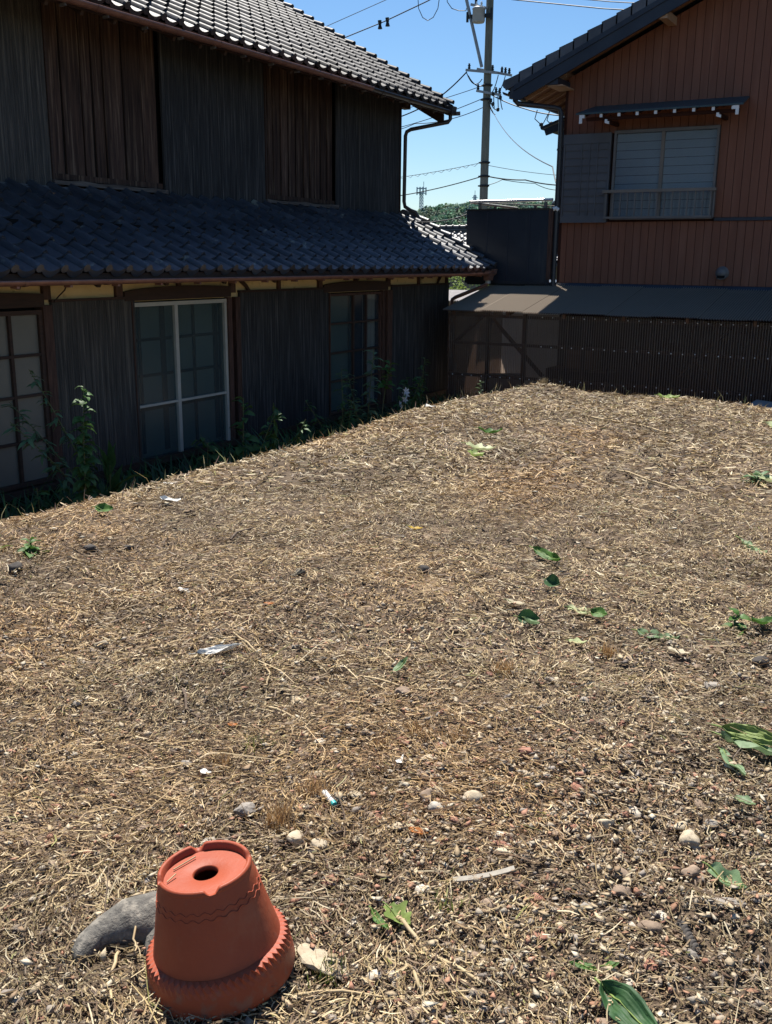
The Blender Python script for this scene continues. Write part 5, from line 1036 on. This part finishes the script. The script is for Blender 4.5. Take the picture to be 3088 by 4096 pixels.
stick('pale straw to the right of the pot along the bottom edge', [(-0.95, 1.33), (-0.80, 1.42), (-0.66, 1.50)], .0030)
stick('short pale stem right of the long bent straw', [(-1.76, 2.33), (-1.60, 2.31)], .0042)
stick('dark short stick far left of centre', [(-3.06, 3.78), (-3.13, 4.05)], .006, 'twig', 'twig', 'twig')
stick('thin pale straw in the gravelly patch at right', [(-0.56, 2.35), (-0.43, 2.31)], .0026)
stick('brown twig lying above the narrow grey green leaf', [(-0.66, 2.62), (-0.52, 2.63), (-0.42, 2.66)], .0036, 'twig', 'twig', 'twig')
stick('curved pale stem near the brown block stone', [(-1.60, 2.66), (-1.45, 2.68), (-1.30, 2.72)], .0042)
stick('thin pale straw left of the broad glossy leaf', [(-0.78, 1.50), (-0.74, 1.46), (-0.69, 1.44)], .0036)
stick('long thin straw across the lower middle of the lot', [(-1.0, 2.72), (-0.78, 2.62), (-0.62, 2.49)], .0026)
stick('long straw lying in the middle distance right of centre', [(-1.9, 6.5), (-1.5, 6.25), (-1.25, 6.1)], .006)
stick('long straw in the distance before the red house', [(-2.9, 8.7), (-2.4, 8.5), (-1.9, 8.2)], .008)
stick('straight dry straw leaning on the clay fragment', [(-1.40, 1.40), (-1.30, 1.26), (-1.26, 1.22)], .0024, lift=0.05)
stick('dry stalk left of the pot in front of the clay fragment', [(-1.33, 1.24), (-1.29, 1.18), (-1.24, 1.13)], .0036)

# dry tufts still rooted in the soil
def tuft(label, x, y, h, n, mt, seed, spread=0.5, green=False, name='dry_tuft', group='dry grass tufts on the lot', wid=0.0022):
    rr = random.Random(seed); mb = MB()
    for i in range(n):
        a = rr.uniform(0, 6.28); l = h * rr.uniform(.5, 1.1); s_ = rr.uniform(0.15, spread); bx, by = rr.gauss(0, .012 + h * .10), rr.gauss(0, .012 + h * .10)
        dx, dy = math.cos(a), math.sin(a); P = []
        for k in range(4):
            t = k / 3; w = wid * (1 - t * 0.8); px_ = bx + dx * l * s_ * t ** 1.5; py_ = by + dy * l * s_ * t ** 1.5; pz = l * t * (1 - 0.25 * s_ * t)
            P += [(px_ - dy * w, py_ + dx * w, pz), (px_ + dy * w, py_ - dx * w, pz)]
        mb.add(P, [(2 * k, 2 * k + 1, 2 * k + 3, 2 * k + 2) for k in range(3)])
    o = put(name, mb.mesh(name, mt), None, (x, y, gz(x, y) - 0.005)); return tag(o, label, 'grass tuft', group)
mat('tuft_dry', (0.50, 0.33, 0.16), (0.38, 0.23, 0.10), 40, 0.7, spec=0.2, trans=0.2)
mat('tuft_straw', (0.42, 0.34, 0.20), (0.28, 0.20, 0.11), 40, 0.7, spec=0.2, trans=0.1)
mat('tuft_green', (0.17, 0.24, 0.05), (0.25, 0.27, 0.08), 30, 0.6, spec=0.3, trans=0.25)
for i, (lb, x, y, h, n, mm) in enumerate((
    ('orange brown dry grass tuft just behind the pot', -1.32, 1.80, .085, 120, 'tuft_dry'), ('small dry tuft at the foot of the white tube', -1.33, 1.965, .075, 60, 'tuft_dry'),
    ('dry tuft in the centre of the foreground', -1.26, 2.42, .060, 80, 'tuft_dry'), ('thin green brown tuft left of centre', -1.64, 2.11, .06, 30, 'tuft_green'),
    ('low reddish tuft near the centre', -1.32, 2.30, .045, 60, 'tuft_dry'), ('reddish dry tuft right of centre', -1.22, 2.97, .055, 110, 'tuft_dry'), ('brown tuft in the left foreground', -1.65, 1.97, .055, 50, 'tuft_dry'),
    ('wide dry tuft above the grey lobed leaf', -0.96, 3.32, .06, 120, 'tuft_dry'), ('small tuft right of the centre tuft', -1.15, 2.46, .05, 50, 'tuft_dry'), ('little green sprout right of the pot', -0.93, 1.41, .055, 45, 'tuft_green'),
    ('green sprout beside the wrinkled lime leaf', -0.82, 1.72, .05, 30, 'tuft_green'), ('tuft of cut grass on the little mound at the crest', -4.0, 10.55, .11, 120, 'tuft_straw'))):
    tuft(lb, x, y, h, n, mm, i + 60)

# ------------------------------------------------------------------ weeds along the timber house
def lz(x, y): return max(LOW, gz(x, y))
lm_cache = {}
def plant(label, x, y, h, leaves, ll, lw, mt, seed, lean=(0, 0), droop=0.3, top=0.0, name='weed', flowers=0, group='weeds growing along the timber house'):
    rr = random.Random(seed); z0 = lz(x, y) - 0.02; t = thing(name, label, 'weed', (x, y, z0), group, absolute=False)
    nst = 1 if leaves < 30 else 3; stems = []
    if nst == 3: leaves = int(leaves * 1.7)
    for k in range(nst):
        ph = rr.uniform(0, 6); hk = h * (1 if k == 0 else rr.uniform(.6, .9)); lk = (lean[0] + (0 if k == 0 else rr.uniform(-.3, .3) * h), lean[1] + (0 if k == 0 else rr.uniform(-.35, .35) * h))
        stems.append(lambda q_, ph=ph, hk=hk, lk=lk: Vector((lk[0] * q_ ** 1.4 + 0.02 * math.sin(q_ * 4 + ph), lk[1] * q_ ** 1.4 + 0.02 * math.cos(q_ * 5 + ph), hk * q_)))
        put('stem', MB().tube([stems[k](i / 8) for i in range(9)], [0.008 - 0.0006 * i for i in range(9)], 6).mesh('stem', 'stem'), t)
    ctr = stems[0]
    key = (ll, lw, mt)
    if key not in lm_cache: lm_cache[key] = leaf_mesh('leaf', mt, ll, lw, 0.3, -0.25, 0, seed, n=5, m_=3).mesh('leaf', mt)
    for i in range(leaves):
        q_ = top + (1 - top) * ((i + rr.random() * 0.6) / leaves); a = i * 2.4 + rr.uniform(-.4, .4); sc = rr.uniform(.65, 1.15) * (1.15 - 0.45 * q_)
        put('leaf', lm_cache[key], t, stems[i % nst](min(1, q_)), (rr.uniform(-.5, .5), droop * rr.uniform(0.2, 1.6) - 0.25 * (q_ > 0.85), a), (sc, sc, sc))
    for i in range(flowers):
        fm = MB()
        for k in range(6):
            a = k * 1.05; fm.add([(0, 0, 0), (0.035 * math.cos(a - .45), 0.035 * math.sin(a - .45), 0.02), (0.06 * math.cos(a), 0.06 * math.sin(a), 0.025), (0.035 * math.cos(a + .45), 0.035 * math.sin(a + .45), 0.02)], [(0, 1, 2, 3)])
        put('flower', fm.mesh('flower', 'petal'), t, ctr(0.75 + 0.25 * i / max(1, flowers)) + Vector((rr.uniform(-.02, .12), rr.uniform(-.1, .1), 0)), (0, R(70), rr.uniform(-1, 0.5)))
    return t
plant('tall leaning weed with narrow leaves before the leftmost window', -6.45, 6.40, 1.80, 54, .19, .022, 'weed_pale', 1, lean=(-0.6, -0.40), droop=.5, top=.6)
plant('bushy broad-leaved weed before the first ribbed panel', -6.30, 5.81, 1.62, 94, .16, .045, 'weed_leaf', 2, lean=(0.0, 0.12), droop=.4, top=.35)
plant('low clump of broad upright leaves left of the white framed window', -6.45, 6.30, 0.95, 21, .42, .065, 'weed_leaf', 3, droop=-1.0, top=.1)
plant('broad-leaved weed at the right foot of the white framed window', -6.44, 8.24, 1.28, 45, .21, .062, 'weed_leaf', 4, droop=.35, top=.25)
plant('drooping weed before the middle ribbed panel', -6.39, 8.69, 1.12, 54, .22, .022, 'weed_leaf', 5, droop=1.0, top=.4)
plant('upright weed with narrow leaves before the blue panes', -6.48, 10.23, 1.40, 62, .15, .020, 'weed_leaf', 6, droop=.4, top=.35)
plant('tallest weed before the cream panes', -6.48, 10.84, 1.60, 94, .18, .028, 'weed_pale', 7, lean=(0.05, 0.08), droop=.3, top=.35)
plant('leaning weed tipped by light green leaves near the brown post', -6.39, 10.98, 1.35, 18, .20, .050, 'leaf_green', 8, lean=(0.0, 0.30), droop=.2, top=.75)
plant('spreading weed before the last ribbed panel', -6.48, 11.65, 1.17, 108, .17, .024, 'weed_leaf', 9, lean=(0.1, 0.5), droop=.4, top=.25)
plant('slender weed with a leafy head near the house corner', -6.48, 12.24, 1.42, 54, .16, .032, 'weed_leaf', 10, lean=(0, .15), droop=.3, top=.45)
plant('weed with whitish leaves like flowers below the house corner', -6.30, 11.47, 0.97, 13, .14, .045, 'weed_pale', 11, droop=.3, top=.4, flowers=4)
plant('small weed seen through the shed sheet at its left end', -6.75, 14.9, 0.9, 54, .13, .030, 'weed_pale', 12, droop=.3, top=.1)
plant('short leafy weed under the white framed window', -6.45, 7.66, 0.92, 40, .16, .04, 'weed_leaf', 18, droop=.3, top=.2)
plant('ragged weed at the bottom left corner of the yard', -6.5, 5.52, 0.90, 54, .18, .035, 'weed_leaf', 19, droop=.4, top=.2)
plant('ragged weed left of the broad upright leaves', -6.55, 5.92, 0.85, 48, .18, .028, 'weed_leaf', 20, droop=.5, top=.2)
plant('lone sprig standing at the lot crest before the shed', -4.55, 10.1, 0.22, 10, .06, .014, 'weed_pale', 13, droop=-.2, top=.3)
plant('tiny leafy weed at the left edge of the lot', -3.72, 3.10, 0.09, 14, .09, .024, 'leaf_green', 14, droop=-.1, top=.0, group='small weeds on the lot')
plant('second tiny leafy weed at the very left edge', -3.95, 3.05, 0.08, 12, .08, .022, 'leaf_lime', 15, droop=-.1, top=.0, group='small weeds on the lot')
plant('leafy green weed at the right edge of the middle distance', -0.60, 3.86, 0.08, 10, .07, .022, 'leaf_green', 16, droop=-.1, top=.0, group='small weeds on the lot')
plant('pale weed rosette at the right edge, far back', -1.02, 6.75, 0.08, 18, .12, .028, 'weed_pale', 17, droop=-.1, top=.0, group='small weeds on the lot')

# uncountable low grass under the weeds
def blades(name, label, n, area, hmin, hmax, wid, colf, seed, lean=0.5):
    g = np.random.default_rng(seed); x, y = area(g, n); n = len(x); z = np.maximum(gh(x, y), LOW) - 0.01
    a = g.uniform(0, 2 * np.pi, n); h = g.uniform(hmin, hmax, n); s_ = g.uniform(0.1, lean, n) * h; w = wid * g.uniform(.6, 1.3, n)
    ca, sa = np.cos(a), np.sin(a); V = np.empty((n, 5, 3))
    b = np.stack([x, y, z], -1); side = np.stack([-sa, ca, 0 * a], -1) * w[:, None]; out = np.stack([ca, sa, 0 * a], -1)
    V[:, 0] = b - side; V[:, 1] = b + side; mid = b + out * (s_ * .35)[:, None]; mid[:, 2] += h * .6; V[:, 2] = mid - side * .8; V[:, 3] = mid + side * .8; tip = b + out * s_[:, None]; tip[:, 2] += h; V[:, 4] = tip
    base = (np.arange(n) * 5)[:, None]; loops = np.concatenate([base + np.array([0, 1, 3, 2]), base + np.array([2, 3, 4])], 1).astype(np.int32)
    me = bpy.data.meshes.new(name); me.vertices.add(n * 5); me.vertices.foreach_set('co', V.ravel()); me.loops.add(n * 7); me.loops.foreach_set('vertex_index', loops.ravel())
    me.polygons.add(2 * n); ls = np.stack([np.arange(n) * 7, np.arange(n) * 7 + 4], 1).astype(np.int32); me.polygons.foreach_set('loop_start', ls.ravel()); me.update(calc_edges=True)
    at = me.attributes.new('col', 'FLOAT_COLOR', 'POINT'); at.data.foreach_set('color', np.repeat(np.concatenate([colf(g, n), np.ones((n, 1))], 1), 5, 0).astype(np.float32).ravel()); me.materials.append(MT['straw'])
    return tag(put(name, me), label, 'grass', kind='stuff')
def strip_area(g, n): return g.uniform(-8.1, -6.1, n), g.uniform(3.5, 17, n)
def wall_area(g, n):
    y = 3.5 + 13 * g.random(n) ** 1.5; return g.uniform(-7.2, -6.25, n), y * 0.9
blades('low_grass', 'dark low grass growing in the shade along the timber house', 5000, wall_area, 0.20, 0.75, 0.006, lambda g, n: np.stack([g.uniform(.03, .09, n), g.uniform(.06, .14, n), g.uniform(.015, .05, n)], -1), 3)
blades('ground_cover', 'leafy ground cover at the foot of the timber house', 8000, wall_area, 0.15, 0.75, 0.024, lambda g, n: np.stack([g.uniform(.03, .07, n), g.uniform(.07, .13, n), g.uniform(.02, .05, n)], -1), 4, 1.6)
def crest_area(g, n):
    t = g.random(n); k = t < 0.6; x = np.where(k, g.normal(-4.55, .22, n), g.uniform(-4.4, -0.5, n)); y = np.where(k, g.uniform(2.5, 10.6, n), 0); y = np.where(k, y, g.normal(10.75, .16, n) - 0.11 * (x + 4)); return x, y
blades('crest_stubble', 'dry stubble sticking up along the crest of the lot', 380, crest_area, 0.03, 0.15, 0.0035, lambda g, n: np.stack([g.uniform(.3, .5, n), g.uniform(.25, .4, n), g.uniform(.12, .22, n)], -1), 5, 0.9)
def stub_area(g, n):
    r_ = np.sqrt(g.uniform(1.3 ** 2, 9 ** 2, n)); a = g.uniform(R(-58), R(2), n); x = r_ * np.sin(a); y = r_ * np.cos(a); k = (x > -4.5) & (y < 10.6) & (fbm(x, y, 1.6, 2, 31) > 0.52); return x[k], y[k]
blades('grass_stubble', 'short dead stubble standing among the cut grass', 26000, stub_area, 0.010, 0.045, 0.0016, lambda g, n: np.stack([g.uniform(.30, .5, n), g.uniform(.2, .34, n), g.uniform(.08, .16, n)], -1), 6, 0.9)
blades('green_regrowth', 'fine green shoots coming through the cut grass', 2600, lambda g, n: (lambda x, y: (x[fbm(x, y, 2.2, 2, 44) > .6], y[fbm(x, y, 2.2, 2, 44) > .6]))(*stub_area(g, n)), 0.012, 0.05, 0.0020, lambda g, n: np.stack([g.uniform(.14, .25, n), g.uniform(.2, .32, n), g.uniform(.04, .09, n)], -1), 7, 1.2)

# ------------------------------------------------------------------ cut straw, chips and gravel
def sample(g, n, r0_, r1_):
    r_ = np.sqrt(g.uniform(r0_ ** 2, r1_ ** 2, n)); a = g.uniform(R(-70), R(16), n); x = r_ * np.sin(a); y = r_ * np.cos(a)
    k = (x > -5.0) & (y < 11.6); return x[k], y[k]
PAL = np.array([0.885, 0.86, 0.775]) * np.array([[.48, .365, .21], [.60, .485, .305], [.355, .25, .14], [.23, .152, .095], [.72, .62, .445], [.135, .09, .062], [.45, .35, .175], [.34, .265, .20], [.29, .295, .105]])
PW = np.array([.20, .14, .20, .19, .08, .13, .04, .02, .01]); PW = PW / PW.sum()
def straw(name, label, n, r0_, r1_, lmin, lmax, wmin, wmax, seed, lift):
    g = np.random.default_rng(seed); x, y = sample(g, n, r0_, r1_)
    dens = fbm(x, y, 1.1, 3, 21); bare = np.exp(-((x + 0.55) / .5) ** 2 - ((y - 1.95) / .45) ** 2)
    k = g.random(len(x)) < np.clip(0.62 + 1.1 * (dens - 0.40), 0.46, 1) * (1 - 0.40 * bare); x, y = x[k], y[k]
    k = np.hypot(x + 1.122, y - 1.32) > 0.128; x, y = x[k], y[k]; n = len(x)
    l = lmin * (lmax / lmin) ** (g.random(n) ** 1.6); w = g.uniform(wmin, wmax, n)
    a = 14 * fbm(x, y, 1.3, 2, 63) + g.normal(0, 0.75, n); tilt = g.normal(0, 0.22, n); cv = g.normal(0, 0.40, n); roll = g.uniform(-1.1, 1.1, n)
    ca, sa = np.cos(a), np.sin(a); ct, st_ = np.cos(tilt), np.sin(tilt)
    d = np.stack([ca * ct, sa * ct, st_], -1); s0 = np.stack([-sa, ca, 0 * a], -1); up_ = np.cross(d, s0); side = s0 * np.cos(roll)[:, None] + up_ * np.sin(roll)[:, None]
    hz_ = gh(x, y) + lift * g.random(n) ** 1.3 + 0.002 + np.abs(st_) * l * 0.30
    c_ = np.stack([x, y, hz_], -1); V = np.empty((n, 3, 2, 3)); pos = [-.5, 0.02, .5]
    for i, t in enumerate(pos):
        cen = c_ + d * (l * t)[:, None] + s0 * (cv * l * (0.25 - t * t))[:, None]; ww = w * (1.0 if i < 2 else 0.6)
        V[:, i, 0] = cen - side * (ww / 2)[:, None]; V[:, i, 1] = cen + side * (ww / 2)[:, None]
    base = (np.arange(n) * 6)[:, None]; loops = np.concatenate([base + np.array([0, 2, 3, 1]), base + np.array([2, 4, 5, 3])], 1).astype(np.int32)
    me = bpy.data.meshes.new(name); me.vertices.add(n * 6); me.vertices.foreach_set('co', V.ravel()); me.loops.add(n * 8); me.loops.foreach_set('vertex_index', loops.ravel())
    me.polygons.add(2 * n); me.polygons.foreach_set('loop_start', np.arange(0, n * 8, 4, dtype=np.int32)); me.update(calc_edges=True)
    col = PAL[g.choice(len(PAL), n, p=PW)] * g.uniform(.75, 1.15, (n, 1))
    red = np.clip((fbm(x, y, 0.9, 2, 77) - 0.52) * 4, 0, 1)[:, None]; col = col * (1 - red * np.array([[0.0, .12, .24]]))
    dark = np.clip((fbm(x, y, 2.6, 3, 91) - 0.5) * 2.5, 0, 0.30)[:, None]; col = col * (1 - dark)
    at = me.attributes.new('col', 'FLOAT_COLOR', 'POINT'); at.data.foreach_set('color', np.repeat(np.concatenate([col, np.ones((n, 1))], 1), 6, 0).astype(np.float32).ravel()); me.materials.append(MT['straw'])
    return tag(put(name, me), label, 'straw', kind='stuff')
straw('cut_straw', 'dense cut straw and dry grass over the near ground', 225000, 0.9, 3.3, .008, .062, .0011, .0035, 1, .026)
straw('cut_straw', 'cut straw and dry grass over the middle of the lot', 190000, 3.2, 6.2, .014, .068, .0023, .0052, 2, .024)
straw('cut_straw', 'cut straw and dry grass over the far part of the lot', 165000, 6.1, 12.3, .03, .105, .0045, .0098, 3, .034)
straw('long_straw', 'sparse longer straws lying over the near litter', 1500, 0.9, 3.6, .09, .24, .0018, .0038, 4, .030)
def bits(name, label, n, r0_, r1_, smin, smax, seed, pal, flat, patch, up_to=0.0):
    """flat chips or pebble grains as small irregular solids, eight faces each"""
    g = np.random.default_rng(seed); x, y = sample(g, n, r0_, r1_); w_ = np.exp(-((x + 0.5) / .7) ** 2 - ((y - 2.1) / .8) ** 2)
    k = g.random(len(x)) < (0.30 + patch * w_); x, y = x[k], y[k]; k = np.hypot(x + 1.122, y - 1.32) > 0.13; x, y = x[k], y[k]; n = len(x)
    s_ = smin * (smax / smin) ** (g.random(n) ** 1.5); O = np.array([[1, 0, 0], [0, 1, 0], [-1, 0, 0], [0, -1, 0], [0, 0, 1], [0, 0, -1]], float)
    V = O[None] * g.uniform(.55, 1.25, (n, 6, 1)) + g.normal(0, .16, (n, 6, 3)); V = V * np.stack([s_ * g.uniform(.8, 1.6, n), s_ * g.uniform(.5, .9, n), s_ * flat * g.uniform(.6, 1.2, n)], -1)[:, None, :]
    a = g.uniform(0, 6.28, n); t = g.normal(0, .3, n); c1, s1 = np.cos(t)[:, None], np.sin(t)[:, None]; X, Z = V[..., 0] * c1 + V[..., 2] * s1, -V[..., 0] * s1 + V[..., 2] * c1; V[..., 0] = X; V[..., 2] = Z
    ca, sa = np.cos(a)[:, None], np.sin(a)[:, None]; X, Y = V[..., 0] * ca - V[..., 1] * sa, V[..., 0] * sa + V[..., 1] * ca; V[..., 0] = X + x[:, None]; V[..., 1] = Y + y[:, None]; V[..., 2] += (gh(x, y) + s_ * flat * .5 + 0.004 + up_to * g.random(n))[:, None]
    T = np.array([[0, 1, 4], [1, 2, 4], [2, 3, 4], [3, 0, 4], [1, 0, 5], [2, 1, 5], [3, 2, 5], [0, 3, 5]]); L_ = ((np.arange(n) * 6)[:, None, None] + T[None]).astype(np.int32)
    me = bpy.data.meshes.new(name); me.vertices.add(n * 6); me.vertices.foreach_set('co', V.ravel()); me.loops.add(L_.size); me.loops.foreach_set('vertex_index', L_.ravel()); me.polygons.add(n * 8); me.polygons.foreach_set('loop_start', np.arange(0, L_.size, 3, dtype=np.int32)); me.update(calc_edges=True)
    col = np.array(pal)[g.integers(0, len(pal), n)] * g.uniform(.7, 1.15, (n, 1))
    at = me.attributes.new('col', 'FLOAT_COLOR', 'POINT'); at.data.foreach_set('color', np.repeat(np.concatenate([col, np.ones((n, 1))], 1), 6, 0).astype(np.float32).ravel()); me.materials.append(MT['litter'])
    return tag(put(name, me), label, cat='gravel', kind='stuff')
bits('soil_crumbs', 'crumbs of soil and fine gravel on the near ground', 52000, 0.9, 4.2, .0025, .010, 1, [[.14, .09, .06], [.20, .14, .10], [.30, .24, .18], [.10, .065, .045], [.38, .31, .23]], .7, .6, 0.008)
bits('leaf_chips', 'dry leaf and bark chips over the litter', 52000, 0.9, 5.0, .004, .014, 2, [[.40, .31, .20], [.46, .37, .25], [.30, .21, .13], [.50, .43, .32], [.36, .27, .165], [.34, .19, .12]], .18, .7, 0.026)
bits('far_chips', 'dry leaf chips over the far litter', 12000, 4.8, 12.0, .010, .034, 3, [[.42, .35, .24], [.50, .43, .32], [.29, .21, .13], [.20, .14, .09], [.35, .27, .17]], .25, .2, 0.03)
bits('gravel', 'small gravel showing through the straw at the right', 16000, 1.0, 3.8, .005, .016, 4, [[.34, .28, .21], [.28, .22, .16], [.42, .36, .28], [.34, .18, .12], [.28, .24, .20], [.46, .37, .26]], .7, 1.2, 0.008)
for o in list(bpy.data.objects):
    if o.get('_abs') is not None: del o['_abs']
